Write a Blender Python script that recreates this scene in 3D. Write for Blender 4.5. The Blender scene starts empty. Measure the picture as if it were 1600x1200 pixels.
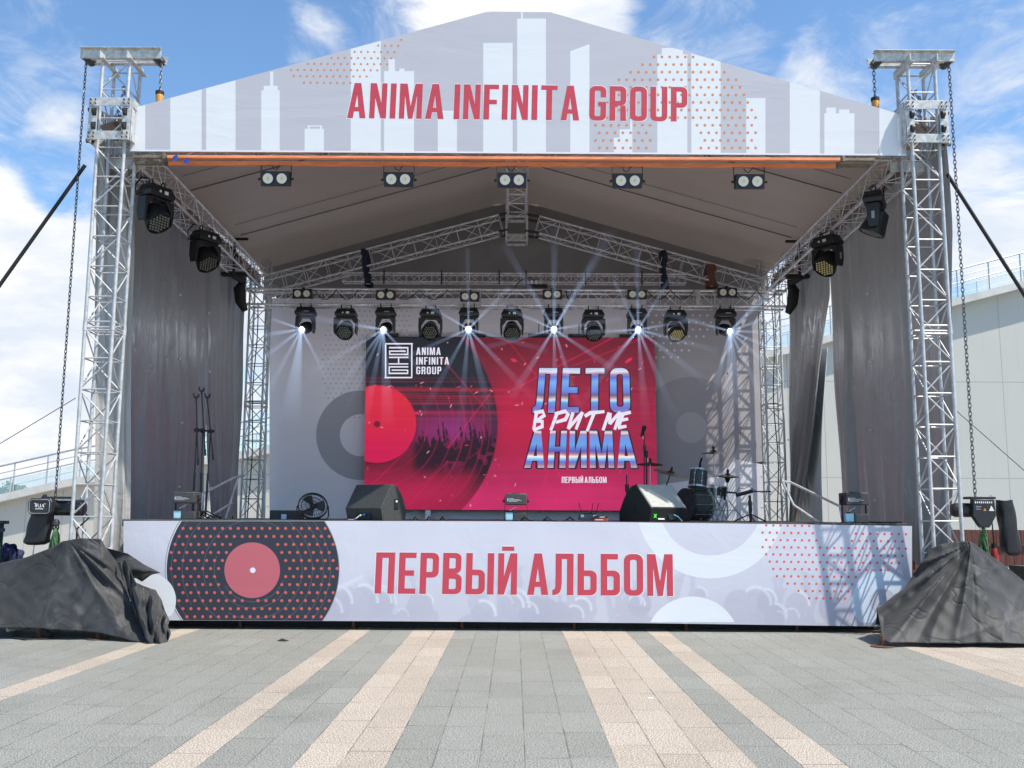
import bpy, math, random
import numpy as np
from mathutils import Vector, Matrix, Euler
from mathutils.geometry import tessellate_polygon
random.seed(7); R = math.radians; PI = math.pi
scene = bpy.context.scene; C = scene.collection

# ------------------------------------------------------------------ camera, world, sun, exposure
CAM = Vector((0, 0, 1.626)); FPX = 1490.0
cm = Matrix.Rotation(R(0.19), 4, 'Z') @ Matrix.Rotation(R(90 + 7.91), 4, 'X') @ Matrix.Rotation(R(0.30), 4, 'Z')
cam = bpy.data.cameras.new('camera'); cam.sensor_width = 36; cam.lens = 36 * FPX / 1600
cam.clip_start = .1; cam.clip_end = 3000
camo = bpy.data.objects.new('camera', cam); C.objects.link(camo); scene.camera = camo
camo.matrix_world = Matrix.Translation(CAM) @ cm
CR = cm.to_3x3()
def ray(px, py):
    return (CR @ Vector(((px - 800) / FPX, (600 - py) / FPX, -1))).normalized()

EXPOSURE = 0.46
scene.view_settings.view_transform = 'Standard'; scene.view_settings.look = 'None'
scene.view_settings.gamma = 1; scene.view_settings.use_curve_mapping = False
scene.view_settings.exposure = EXPOSURE
EM = 2 ** -EXPOSURE

SUN_EL, SUN_AZ = 57.0, 63.0          # azimuth measured from the camera's back (-Y) towards +X
sdir = Vector((math.sin(R(SUN_AZ)) * math.cos(R(SUN_EL)), -math.cos(R(SUN_AZ)) * math.cos(R(SUN_EL)), math.sin(R(SUN_EL))))
sun = bpy.data.lights.new('sun', 'SUN'); sun.energy = 4.75; sun.angle = R(0.55); sun.color = (1, .94, .83)
so = bpy.data.objects.new('sun', sun); C.objects.link(so)
so.rotation_euler = sdir.to_track_quat('Z', 'Y').to_euler(); so.location = (20, -20, 40)

class NT:
    """small node-tree helper"""
    def __init__(s, tree): s.t = tree; s.n = tree.nodes; s.l = tree.links
    def node(s, typ, **kw):
        n = s.n.new(typ)
        for k, v in kw.items():
            if k == 'inp':
                for kk, vv in v.items():
                    if isinstance(vv, bpy.types.NodeSocket): s.l.new(vv, n.inputs[kk])
                    else: n.inputs[kk].default_value = vv
            else: setattr(n, k, v)
        return n
    def m(s, op, a, b=None, c=None, clamp=False):
        n = s.n.new('ShaderNodeMath'); n.operation = op; n.use_clamp = clamp
        for i, v in enumerate((a, b, c)):
            if v is None: continue
            if isinstance(v, bpy.types.NodeSocket): s.l.new(v, n.inputs[i])
            else: n.inputs[i].default_value = v
        return n.outputs[0]
    def mix(s, f, a, b, typ='RGBA', blend='MIX'):
        n = s.n.new('ShaderNodeMix'); n.data_type = typ
        if typ == 'RGBA': n.blend_type = blend
        ia, ib, o = (6, 7, 2) if typ == 'RGBA' else (2, 3, 0)
        for i, v in ((0, f), (ia, a), (ib, b)):
            if isinstance(v, bpy.types.NodeSocket): s.l.new(v, n.inputs[i])
            else: n.inputs[i].default_value = (tuple(v) + (1,))[:4] if typ == 'RGBA' and i else v
        return n.outputs[o]
    def ss(s, v, a, b):
        n = s.n.new('ShaderNodeMapRange'); n.interpolation_type = 'SMOOTHSTEP'
        s.l.new(v, n.inputs[0]); n.inputs[1].default_value = a; n.inputs[2].default_value = b
        return n.outputs[0]
    def noise(s, vec, scale, detail=4, rough=.55, dist=0, dim='3D'):
        n = s.node('ShaderNodeTexNoise', noise_dimensions=dim)
        if vec is not None: s.l.new(vec, n.inputs['Vector'])
        n.inputs['Scale'].default_value = scale; n.inputs['Detail'].default_value = detail
        n.inputs['Roughness'].default_value = rough; n.inputs['Distortion'].default_value = dist
        return n.outputs[0]

world = bpy.data.worlds.new('World'); scene.world = world; world.use_nodes = True
w = NT(world.node_tree); w.n.clear()
out = w.node('ShaderNodeOutputWorld'); bg = w.node('ShaderNodeBackground'); w.l.new(bg.outputs[0], out.inputs[0])
sky = w.node('ShaderNodeTexSky', sky_type='NISHITA', sun_disc=False, sun_elevation=R(SUN_EL), altitude=150, air_density=1.0, dust_density=.6, ozone_density=1.2)
sky.sun_rotation = math.atan2(sdir.x, sdir.y)
SKY_S = 0.112
tc = w.node('ShaderNodeTexCoord'); d = tc.outputs['Generated']
nrm = w.node('ShaderNodeVectorMath', operation='NORMALIZE'); w.l.new(d, nrm.inputs[0]); d = nrm.outputs[0]
sp = w.node('ShaderNodeSeparateXYZ'); w.l.new(d, sp.inputs[0])
# stretch towards the horizon so that clouds lie flat
cz = w.m('ADD', w.m('MAXIMUM', sp.outputs[2], 0.0), .35)
cv = w.node('ShaderNodeCombineXYZ')
for i in (0, 1): w.l.new(w.m('DIVIDE', sp.outputs[i], cz), cv.inputs[i])
w.l.new(w.m('MULTIPLY', sp.outputs[2], 2.2), cv.inputs[2])
big = w.noise(cv.outputs[0], 2.3, 9, .60, .35)
fine = w.noise(cv.outputs[0], 7.5, 8, .62, .6)
nn = w.m('ADD', w.m('MULTIPLY', big, .62), w.m('MULTIPLY', fine, .38))
blobs = [(10, 480, 8.5, .36), (60, 620, 7, .38), (-40, 360, 3.5, .22), (150, 560, 4, .2), (90, 130, 2.6, .13), (20, 190, 4.0, .11), (110, 215, 2.6, .12), (40, 275, 2.6, -.12), (100, 290, 2.2, -.12), (870, 5, 4.2, .30), (760, -30, 6, .22), (480, 60, 3, .03), (1090, 85, 2.6, .16), (1290, 130, 3.4, .13),
         (1560, 90, 4, .10), (1540, 330, 4.0, .10), (1570, 240, 3.0, -.04), (1590, 420, 3.5, .10), (1520, 300, 3, .06), (1350, 60, 3, -.04), (300, 40, 5, -.20), (1150, 20, 4, -.16), (1400, 40, 4, -.06),
         (100, 60, 5.5, -.16), (520, 70, 4, .02), (10, 715, 2.5, -.22), (390, 560, 6, .25), (1215, 520, 5, .16)]
acc = nn
for (bx, by, rad, amp) in blobs:
    v = ray(bx, by)
    dp = w.node('ShaderNodeVectorMath', operation='DOT_PRODUCT'); w.l.new(d, dp.inputs[0]); dp.inputs[1].default_value = v
    acc = w.m('ADD', acc, w.m('MULTIPLY', w.ss(dp.outputs['Value'], math.cos(R(rad * 1.25)), math.cos(R(rad * .15))), amp))
cover = w.ss(acc, .52, .73)
# thin high streaks drawn out sideways
cm2 = w.node('ShaderNodeMapping'); w.l.new(cv.outputs[0], cm2.inputs[0]); cm2.inputs['Scale'].default_value = (1.0, .45, 1.0); cm2.inputs['Rotation'].default_value = (0, 0, .5)
wisp = w.noise(cm2.outputs[0], 6.0, 9, .66, 1.2); wacc = wisp
for (bx, by, rad, amp) in [(60, 200, 8, .16), (1400, 130, 9, .11), (1560, 250, 9, .09), (560, 40, 5, .12), (700, 60, 5, .08), (1100, 60, 4, .10), (300, 40, 6, -.10), (60, 650, 8, .1), (1240, 40, 2.5, -.08)]:
    v = ray(bx, by); dp = w.node('ShaderNodeVectorMath', operation='DOT_PRODUCT'); w.l.new(d, dp.inputs[0]); dp.inputs[1].default_value = v
    wacc = w.m('ADD', wacc, w.m('MULTIPLY', w.ss(dp.outputs['Value'], math.cos(R(rad * 1.2)), math.cos(R(rad * .1))), amp))
cover = w.m('MAXIMUM', cover, w.m('MULTIPLY', w.ss(wacc, .56, .86), .5))
shade = w.noise(cv.outputs[0], 4.0, 6, .6, .2)
ccol = w.mix(w.ss(shade, .35, .65), (.72, .79, .90), (1.0, .995, .98))
CLOUD = 7.0
cs = w.node('ShaderNodeVectorMath', operation='SCALE'); w.l.new(ccol, cs.inputs[0]); cs.inputs['Scale'].default_value = CLOUD
tint = w.mix(1.0, sky.outputs[0], (1.05, 1.29, 1.44), blend='MULTIPLY')
w.l.new(w.mix(cover, tint, cs.outputs[0]), bg.inputs[0]); bg.inputs[1].default_value = SKY_S

# ------------------------------------------------------------------ pixel -> world, used to place things at their surveyed depth
def on(px, py, Y=None, X=None, Z=None):
    r = ray(px, py)
    if Y is not None: t = (Y - CAM.y) / r.y
    elif X is not None: t = (X - CAM.x) / r.x
    else: t = (Z - CAM.z) / r.z
    return CAM + r * t
class Plane:
    def __init__(s, o, n): s.o = Vector(o); s.n = Vector(n).normalized()
    def at(s, px, py, off=0):
        r = ray(px, py); o = s.o + s.n * off
        return CAM + r * ((o - CAM).dot(s.n) / r.dot(s.n))

# ------------------------------------------------------------------ mesh builder
class MB:
    def __init__(s): s.v = []; s.f = []
    def add(s, vs, fs):
        b = len(s.v); s.v += [Vector(v) for v in vs]; s.f += [tuple(i + b for i in f) for f in fs]; return s
    def box(s, c, size, rot=None):
        hx, hy, hz = size[0] / 2, size[1] / 2, size[2] / 2; c = Vector(c)
        vs = [Vector((x, y, z)) for z in (-hz, hz) for y in (-hy, hy) for x in (-hx, hx)]
        if rot is not None: vs = [rot @ v for v in vs]
        return s.add([c + v for v in vs], [(0, 2, 3, 1), (4, 5, 7, 6), (0, 1, 5, 4), (2, 6, 7, 3), (0, 4, 6, 2), (1, 3, 7, 5)])
    def tube(s, p, q, r, n=8, r2=None, caps=True):
        p, q = Vector(p), Vector(q); a = (q - p)
        if a.length < 1e-6: return s
        a.normalize(); u = a.cross(Vector((0, 0, 1)) if abs(a.z) < .9 else Vector((1, 0, 0))).normalized(); v = a.cross(u)
        r2 = r if r2 is None else r2; b = len(s.v)
        for (c, rr) in ((p, r), (q, r2)):
            for k in range(n):
                t = 2 * PI * k / n; s.v.append(c + (u * math.cos(t) + v * math.sin(t)) * rr)
        s.f += [(b + k, b + (k + 1) % n, b + n + (k + 1) % n, b + n + k) for k in range(n)]
        if caps: s.f += [tuple(b + k for k in reversed(range(n))), tuple(b + n + k for k in range(n))]
        return s
    def path(s, pts, r, n=6):
        pts = [Vector(p) for p in pts]; b = len(s.v); pu = None
        for i, p in enumerate(pts):
            a = (pts[min(i + 1, len(pts) - 1)] - pts[max(i - 1, 0)]).normalized()
            u = pu - a * pu.dot(a) if pu is not None else a.cross(Vector((0, 0, 1)) if abs(a.z) < .9 else Vector((1, 0, 0)))
            u.normalize(); pu = u; v = a.cross(u); rr = r[i] if isinstance(r, (list, tuple)) else r
            for k in range(n):
                t = 2 * PI * k / n; s.v.append(p + (u * math.cos(t) + v * math.sin(t)) * rr)
        for i in range(len(pts) - 1):
            s.f += [(b + i * n + k, b + i * n + (k + 1) % n, b + (i + 1) * n + (k + 1) % n, b + (i + 1) * n + k) for k in range(n)]
        s.f += [tuple(b + k for k in reversed(range(n))), tuple(b + (len(pts) - 1) * n + k for k in range(n))]
        return s
    def lathe(s, prof, M=None, n=24):
        """prof: (radius, height) along local Z; M: 4x4 placing it"""
        M = M or Matrix(); b = len(s.v); m = len(prof)
        for (r, h) in prof:
            for k in range(n):
                t = 2 * PI * k / n; s.v.append(M @ Vector((r * math.cos(t), r * math.sin(t), h)))
        for i in range(m - 1):
            s.f += [(b + i * n + k, b + i * n + (k + 1) % n, b + (i + 1) * n + (k + 1) % n, b + (i + 1) * n + k) for k in range(n)]
        if prof[0][0] > 1e-5: s.f.append(tuple(b + k for k in reversed(range(n))))
        if prof[-1][0] > 1e-5: s.f.append(tuple(b + (m - 1) * n + k for k in range(n)))
        return s
    def prism(s, poly, M, t):
        """poly: 2-D outline in local XY, thickness t along local Z"""
        n = len(poly); a = [M @ Vector((x, y, 0)) for x, y in poly]; c = [M @ Vector((x, y, t)) for x, y in poly]
        return s.add(a + c, [tuple(reversed(range(n))), tuple(range(n, 2 * n))] + [(i, (i + 1) % n, n + (i + 1) % n, n + i) for i in range(n)])
    def grid(s, fn, nu, nv):
        b = len(s.v)
        for j in range(nv + 1):
            for i in range(nu + 1): s.v.append(Vector(fn(i / nu, j / nv)))
        s.f += [(b + j * (nu + 1) + i, b + j * (nu + 1) + i + 1, b + (j + 1) * (nu + 1) + i + 1, b + (j + 1) * (nu + 1) + i) for j in range(nv) for i in range(nu)]
        return s
    def torus(s, c, ax, R_, r, n=12, m=6, stretch=None):
        ax = Vector(ax).normalized(); u = ax.cross(Vector((0, 0, 1)) if abs(ax.z) < .9 else Vector((1, 0, 0))).normalized(); v = ax.cross(u); b = len(s.v); c = Vector(c)
        for i in range(n):
            t = 2 * PI * i / n; dd = u * math.cos(t) + v * math.sin(t); ce = dd * R_
            for j in range(m):
                q = 2 * PI * j / m; p = ce + (dd * math.cos(q) + ax * math.sin(q)) * r
                if stretch: p.z *= stretch
                s.v.append(c + p)
        s.f += [(b + i * m + j, b + ((i + 1) % n) * m + j, b + ((i + 1) % n) * m + (j + 1) % m, b + i * m + (j + 1) % m) for i in range(n) for j in range(m)]
        return s

def wloc(o):
    p = Vector((0, 0, 0))
    while o is not None: p += o.location; o = o.parent
    return p
def tag(o, label=None, cat=None, group=None, kind=None):
    if label: o['label'] = label
    if cat: o['category'] = cat
    if group: o['group'] = group
    if kind: o['kind'] = kind
    return o
def thing(name, label, cat, loc=(0, 0, 0), rz=0, group=None):
    o = bpy.data.objects.new(name, None); C.objects.link(o); o.location = loc; o.rotation_euler = (0, 0, rz); o.empty_display_size = .2
    return tag(o, label, cat, group)
def obj(name, mb, mat, parent=None, world=False, smooth=True, bevel=0, sharp=38, solid=0):
    """one mesh object; world=True: the builder's points are world coordinates"""
    off = wloc(parent) if (parent and world) else Vector((0, 0, 0))
    me = bpy.data.meshes.new(name); me.from_pydata([tuple(v - off) for v in mb.v], [], mb.f); me.update()
    if smooth:
        me.shade_smooth(); me.set_sharp_from_angle(angle=R(sharp))
    me.materials.append(mat)
    o = bpy.data.objects.new(name, me); C.objects.link(o)
    if parent: o.parent = parent
    if bevel:
        b = o.modifiers.new('edge', 'BEVEL'); b.width = bevel; b.segments = 2; b.limit_method = 'ANGLE'; b.angle_limit = R(40)
    if solid:
        b = o.modifiers.new('thick', 'SOLIDIFY'); b.thickness = solid; b.offset = 0
    return o
def absorb(dst, srcs):
    """take printed pattern meshes into the mesh of the part they are printed on"""
    import bmesh
    bm = bmesh.new(); bm.from_mesh(dst.data)
    for s in srcs:
        mi = len(dst.data.materials); dst.data.materials.append(s.data.materials[0])
        n0 = len(bm.faces); bm.from_mesh(s.data); bm.faces.ensure_lookup_table()
        for f in bm.faces[n0:]: f.material_index = mi
        me = s.data; bpy.data.objects.remove(s); bpy.data.meshes.remove(me)
    bm.to_mesh(dst.data); bm.free()
def dup(o, parent=None):
    c = o.copy(); C.objects.link(c); c.parent = parent
    for ch in o.children: dup(ch, c)
    return c
def place(o, loc, rz=0, label=None, group=None):
    o.location = loc; o.rotation_euler = (0, 0, rz)
    if label: o['label'] = label
    if group: o['group'] = group
    return o

# ------------------------------------------------------------------ materials
MAT = {}
def srgb(*c): return tuple(((x / 255 + .055) / 1.055) ** 2.4 if x / 255 > .04045 else x / 255 / 12.92 for x in c)
def mat(name, col, rough=.5, metal=0, nscale=0, namt=0, bump=0, bscale=20, spec=.5, rvar=0, stretch=None, coat=0, trans=0, alpha=1):
    m = bpy.data.materials.new(name); m.use_nodes = True; t = NT(m.node_tree); b = t.n['Principled BSDF']
    b.inputs['Base Color'].default_value = (*col, 1); b.inputs['Roughness'].default_value = rough; b.inputs['Metallic'].default_value = metal
    b.inputs['Specular IOR Level'].default_value = spec; b.inputs['Coat Weight'].default_value = coat
    if trans: b.inputs['Transmission Weight'].default_value = trans
    b.inputs['Alpha'].default_value = alpha
    tcn = t.node('ShaderNodeTexCoord'); vec = tcn.outputs['Object']
    if stretch:
        mp = t.node('ShaderNodeMapping'); t.l.new(vec, mp.inputs[0]); mp.inputs['Scale'].default_value = stretch; vec = mp.outputs[0]
    if namt:
        n = t.noise(vec, nscale, 6, .6, .2)
        lo = tuple(c * (1 - namt) for c in col); hi = tuple(min(1, c * (1 + namt)) for c in col)
        t.l.new(t.mix(t.ss(n, .3, .7), lo, hi), b.inputs['Base Color'])
    if rvar:
        n = t.noise(vec, (nscale or 8) * 1.7, 5, .6)
        t.l.new(t.m('ADD', t.m('MULTIPLY', n, rvar), rough - rvar / 2), b.inputs['Roughness'])
    if bump:
        n = t.noise(vec, bscale, 5, .6, .3); bp = t.node('ShaderNodeBump'); bp.inputs['Strength'].default_value = bump; bp.inputs['Distance'].default_value = .02
        t.l.new(n, bp.inputs['Height']); t.l.new(bp.outputs[0], b.inputs['Normal'])
    MAT[name] = m; return m
def emat(name, col, strength):
    m = bpy.data.materials.new(name); m.use_nodes = True; t = NT(m.node_tree); b = t.n['Principled BSDF']
    b.inputs['Base Color'].default_value = (0, 0, 0, 1); b.inputs['Emission Color'].default_value = (*col, 1); b.inputs['Emission Strength'].default_value = strength * EM
    MAT[name] = m; return m
ALU = mat('aluminium_tube', (.48, .49, .50), .5, .3, 9, .18, rvar=.2)
ALUD = mat('weathered_aluminium', (.74, .74, .77), .38, .35, 8, .2, rvar=.2)
GALV = mat('galvanised_plate', (.50, .51, .50), .55, .25, 14, .22, bump=.15, bscale=60)
BLACKP = mat('black_powder_coat', (.014, .015, .018), .42, 0, 30, .3, bump=.05, bscale=200)
BLACKR = mat('black_rubber', (.012, .012, .013), .7, 0, 20, .3)
BLUEBK = mat('dark_blue_strap', (.012, .018, .05), .7, 0, 12, .4, bump=.3, bscale=30)
CHROME = mat('chrome', (.62, .61, .60), .36, .7, 12, .1)
STEEL = mat('brushed_steel', (.5, .5, .5), .35, .9, 15, .15)
CHAIN = mat('chain_steel', (.16, .16, .17), .4, .8, 15, .2)
RUST = mat('rusty_steel', (.13, .065, .035), .8, .2, 20, .4, bump=.3, bscale=60)
ORANGE = mat('orange_beam_paint', srgb(238, 140, 92), .55, 0, 3, .18, stretch=(1, 6, 6))
STEELD = mat('dark_steel', (.06, .06, .065), .5, .6, 12, .3)
WHITEP = mat('white_print', srgb(232, 238, 246), .6)
BRONZE = mat('cymbal_bronze', (.17, .13, .10), .38, .9, 20, .3)

# ------------------------------------------------------------------ truss builder (world coordinates)
def truss(root, A, B, side, up, bay, cr=.025, br=.010, m=None, mb_=None, n=8, xbrace=False, gaps=()):
    A, B = Vector(A), Vector(B); ax = (B - A).normalized(); L = (B - A).length
    up = (Vector(up) - ax * Vector(up).dot(ax)).normalized(); sd = ax.cross(up); h = side / 2 - cr
    cor = [sd * sx * h + up * su * h for sx, su in ((-1, -1), (1, -1), (1, 1), (-1, 1))]
    m = m or ALU; mb_ = mb_ or m
    for c in cor:
        obj('chord', MB().tube(A + c, B + c, cr, n + 2), m, root, True)
    lat = MB(); nb = max(1, round(L / bay))
    for f in range(4):
        a, b = cor[f], cor[(f + 1) % 4]
        for i in range(nb):
            p0 = A + ax * (L * i / nb); p1 = A + ax * (L * (i + 1) / nb)
            lat.tube(p0 + a, p0 + b, br, 6, caps=False)
            s, e = (a, b) if (i + f) % 2 else (b, a)
            q0 = p0 + ax * .02; q1 = p1 - ax * .02
            lat.tube(q0 + s, q1 + e, br, 6, caps=False)
        lat.tube(B + a, B + b, br, 6, caps=False)
        for g in gaps:      # doubled struts where two sections are pinned together
            for dz in (-.06, .06): lat.tube(A + ax * (g + dz) + a, A + ax * (g + dz) + b, br * 1.1, 6, caps=False)
    obj('lattice', lat, mb_, root, True)
    if gaps:
        for g in gaps:
            for c in cor: obj('splice_sleeve', MB().tube(A + ax * (g - .07) + c, A + ax * (g + .07) + c, cr * 1.22, 10), m, root, True)
    return cor
# ------------------------------------------------------------------ ground
gm = bpy.data.materials.new('granite_paving'); gm.use_nodes = True; g = NT(gm.node_tree); gb = g.n['Principled BSDF']
gtc = g.node('ShaderNodeTexCoord'); gs = g.node('ShaderNodeSeparateXYZ'); g.l.new(gtc.outputs['Object'], gs.inputs[0])
TW = .3055
cu = g.m('DIVIDE', g.m('SUBTRACT', gs.outputs[0], .69), TW); col = g.m('FLOOR', cu); fu = g.m('FRACT', cu)
wn = g.node('ShaderNodeTexWhiteNoise', noise_dimensions='1D'); g.l.new(g.m('MULTIPLY', col, 1.37), wn.inputs['W'])
cvv = g.m('ADD', g.m('DIVIDE', gs.outputs[1], .76), wn.outputs['Value']); row = g.m('FLOOR', cvv); fv = g.m('FRACT', cvv)
comb = g.node('ShaderNodeCombineXYZ'); g.l.new(col, comb.inputs[0]); g.l.new(row, comb.inputs[1])
wt = g.node('ShaderNodeTexWhiteNoise', noise_dimensions='2D'); g.l.new(comb.outputs[0], wt.inputs['Vector']); tv = wt.outputs['Value']
def eqr(a, b):     # column in [a, b]
    return g.m('MULTIPLY', g.m('GREATER_THAN', col, a - .5), g.m('LESS_THAN', col, b + .5))
stripe = eqr(-18, -18)
for a, b in ((-10, -10), (-7, -6), (0, 2), (4, 4), (14, 40), (-60, -30)): stripe = g.m('ADD', stripe, eqr(a, b), clamp=True)
grey = g.mix(tv, (.226, .226, .202), (.256, .256, .232)); beige = g.mix(tv, (.37, .314, .258), (.43, .37, .31))
warm = g.node('ShaderNodeTexWhiteNoise', noise_dimensions='2D'); g.l.new(comb.outputs[0], warm.inputs['Vector'])
basec = g.mix(stripe, grey, beige)
s1 = g.noise(gtc.outputs['Object'], 300, 2, .7); s2 = g.noise(gtc.outputs['Object'], 85, 2, .55); s3 = g.noise(gtc.outputs['Object'], .9, 5, .6); s5 = g.noise(gtc.outputs['Object'], .35, 6, .7, 1.5); s6 = g.noise(gtc.outputs['Object'], 14, 2, .5); s4 = g.noise(gtc.outputs['Object'], 6, 5, .65)
sp_ = g.m('ADD', g.m('MULTIPLY', g.ss(s1, .40, .60), .50), g.m('ADD', g.m('MULTIPLY', g.ss(s2, .44, .58), .90), .29))
sp_ = g.m('MULTIPLY', sp_, g.m('ADD', g.m('MULTIPLY', s3, .22), .89)); sp_ = g.m('MULTIPLY', sp_, g.m('ADD', g.m('MULTIPLY', s4, .22), .89))
sp_ = g.m('MULTIPLY', sp_, g.m('SUBTRACT', 1.0, g.m('MULTIPLY', g.ss(s5, .56, .66), .10))); sp_ = g.m('MULTIPLY', sp_, g.m('SUBTRACT', 1.0, g.m('MULTIPLY', g.ss(s6, .74, .78), .35)))
vs_ = g.node('ShaderNodeVectorMath', operation='SCALE'); g.l.new(basec, vs_.inputs[0]); g.l.new(sp_, vs_.inputs['Scale'])
ju = g.m('MINIMUM', fu, g.m('SUBTRACT', 1, fu)); jv = g.m('MINIMUM', fv, g.m('SUBTRACT', 1, fv))
jnoise = g.noise(gtc.outputs['Object'], 2.2, 4, .6)
jmul = g.ss(jnoise, .38, .62)
jw = g.m('ADD', g.m('MULTIPLY', jmul, .006), .010)
ja = g.m('LESS_THAN', ju, jw); jb = g.m('MULTIPLY', g.m('LESS_THAN', jv, g.m('MULTIPLY', jw, .75)), .75)
joint = g.m('MAXIMUM', ja, jb)
# patchy grout: some joints are filled level, others deep
jfac = g.m('MULTIPLY', joint, g.m('ADD', g.m('MULTIPLY', jmul, .45), .38))
g.l.new(g.mix(jfac, vs_.outputs[0], (.06, .06, .056)), gb.inputs['Base Color'])
gb.inputs['Roughness'].default_value = .72; gb.inputs['Specular IOR Level'].default_value = .35
bp = g.node('ShaderNodeBump'); bp.inputs['Strength'].default_value = .16; bp.inputs['Distance'].default_value = .004
g.l.new(g.m('SUBTRACT', g.m('ADD', s2, g.m('MULTIPLY', tv, .4)), g.m('MULTIPLY', joint, 1.5)), bp.inputs['Height']); g.l.new(bp.outputs[0], gb.inputs['Normal'])
tag(obj('ground', MB().add([(-400, -60, 0), (400, -60, 0), (400, 900, 0), (-400, 900, 0)], [(0, 1, 2, 3)]), gm, smooth=False), kind='structure')

# ------------------------------------------------------------------ building behind, with a rising terrace edge
BY = 34.0
edge = [on(px, py, Y=BY) for px, py in ((-500, 885), (0, 775), (110, 750), (400, 703), (800, 625), (1232, 543), (1480, 471), (1600, 440), (2000, 330))]
def edge_z(x):
    for a, b in zip(edge, edge[1:]):
        if a.x <= x <= b.x: return a.z + (b.z - a.z) * (x - a.x) / (b.x - a.x)
    return edge[0].z if x < edge[0].x else edge[-1].z
wm = bpy.data.materials.new('facade_panels'); wm.use_nodes = True; t = NT(wm.node_tree); b = t.n['Principled BSDF']
tcn = t.node('ShaderNodeTexCoord'); s = t.node('ShaderNodeSeparateXYZ'); t.l.new(tcn.outputs['Object'], s.inputs[0])
fx = t.m('FRACT', t.m('ADD', t.m('DIVIDE', s.outputs[0], 1.29), .42)); fz = t.m('FRACT', t.m('ADD', t.m('DIVIDE', s.outputs[2], 3.45), .12))
jj = t.m('MAXIMUM', t.m('LESS_THAN', fx, .022), t.m('LESS_THAN', fz, .009))
n1 = t.noise(tcn.outputs['Object'], .5, 5, .6); mpw = t.node('ShaderNodeMapping'); t.l.new(tcn.outputs['Object'], mpw.inputs[0]); mpw.inputs['Scale'].default_value = (6, 1, .35); n2 = t.noise(mpw.outputs[0], 1.2, 5, .65)
bc = t.mix(n1, (.50, .49, .45), (.56, .55, .50)); bc = t.mix(t.m('MULTIPLY', t.ss(n2, .5, .8), .30), bc, (.40, .40, .37))
t.l.new(t.mix(t.m('MULTIPLY', jj, .5), bc, (.2, .2, .19)), b.inputs['Base Color']); b.inputs['Roughness'].default_value = .85
bld = thing('terrace_building', 'cream panelled building with a rising terrace roofline behind the stage', 'building', (0, BY, 0))
def wallfn(y0, dz0, dz1, th): # solid following the edge between offsets
    mb = MB(); n = len(edge)
    vs = []
    for e in edge:
        zt = e.z + dz1; zb = 0 if dz0 is None else e.z + dz0
        vs += [(e.x, y0, zb), (e.x, y0, zt), (e.x, y0 + th, zt), (e.x, y0 + th, zb)]
    fs = []
    for i in range(n - 1):
        a = 4 * i; c = a + 4
        fs += [(a, c, c + 1, a + 1), (a + 1, c + 1, c + 2, a + 2), (a + 2, c + 2, c + 3, a + 3), (a + 3, c + 3, c, a)]
    fs += [(0, 1, 2, 3), tuple(4 * n - 4 + k for k in (3, 2, 1, 0))]
    return mb.add(vs, fs)
obj('wall', wallfn(BY, None, -.26, 9), wm, bld, True, smooth=False)
COP = mat('coping_stone', (.56, .55, .52), .7, 0, 2, .1)
obj('coping', wallfn(BY - .42, -.262, 0, .8), COP, bld, True, smooth=False)
# terrace railing
rail = thing('terrace_railing', 'steel and glass railing along the sloping top of the cream building', 'railing', (0, BY + .3, 0))
RS = mat('railing_steel', (.42, .44, .47), .4, .5, 5, .1)
def railrun(dz, r):
    return MB().path([(e.x, BY + .3, e.z + dz) for e in edge], r, 6)
for dz, r in ((1.12, .035), (.86, .018), (.62, .026)): obj('handrail', railrun(dz, r), RS, rail, True)
GL = mat('tinted_glass', (.42, .62, .66), .04, 0, trans=0, alpha=.26, spec=.8)
x = -21.5; k = 0
while x < 22:
    z = edge_z(x); inv = (-9.3 < x < 8.4)
    if not (inv and not (-12 < x < -8.2 or 8.0 < x < 11)):
        obj('post', MB().tube((x, BY + .3, z), (x, BY + .3, z + 1.1), .028, 8), RS, rail, True)
        z2 = edge_z(x + 1.12)
        vs = [(x + .06, BY + .3, z + .08), (x + 1.14, BY + .3, z2 + .08), (x + 1.14, BY + .3, z2 + .56), (x + .06, BY + .3, z + .56)]
        vs += [(p[0], p[1] + .012, p[2]) for p in vs]
        obj('glass_panel', MB().add(vs, [(0, 1, 2, 3), (7, 6, 5, 4), (0, 4, 5, 1), (1, 5, 6, 2), (2, 6, 7, 3), (3, 7, 4, 0)]), GL, rail, True, smooth=False)
    x += 1.18
# second, set-back low railing seen beyond the first
rail2 = thing('inner_railing', 'low railing set back on the terrace behind the taller glass railing', 'railing', (0, BY + 3.2, 0))
for dz, r in ((.62, .02), (.30, .014)): obj('handrail', MB().path([(e.x * 1.08, BY + 3.2, e.z * 1.06 + dz) for e in edge], r, 6), RS, rail2, True)
for i in range(26):
    x = -23.4 + i * 1.9
    if -8 < x < 8: continue
    obj('post', MB().tube((x, BY + 3.2, edge_z(x / 1.08) * 1.06 - .5), (x, BY + 3.2, edge_z(x / 1.08) * 1.06 + .62), .02, 6), RS, rail2, True)

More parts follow.
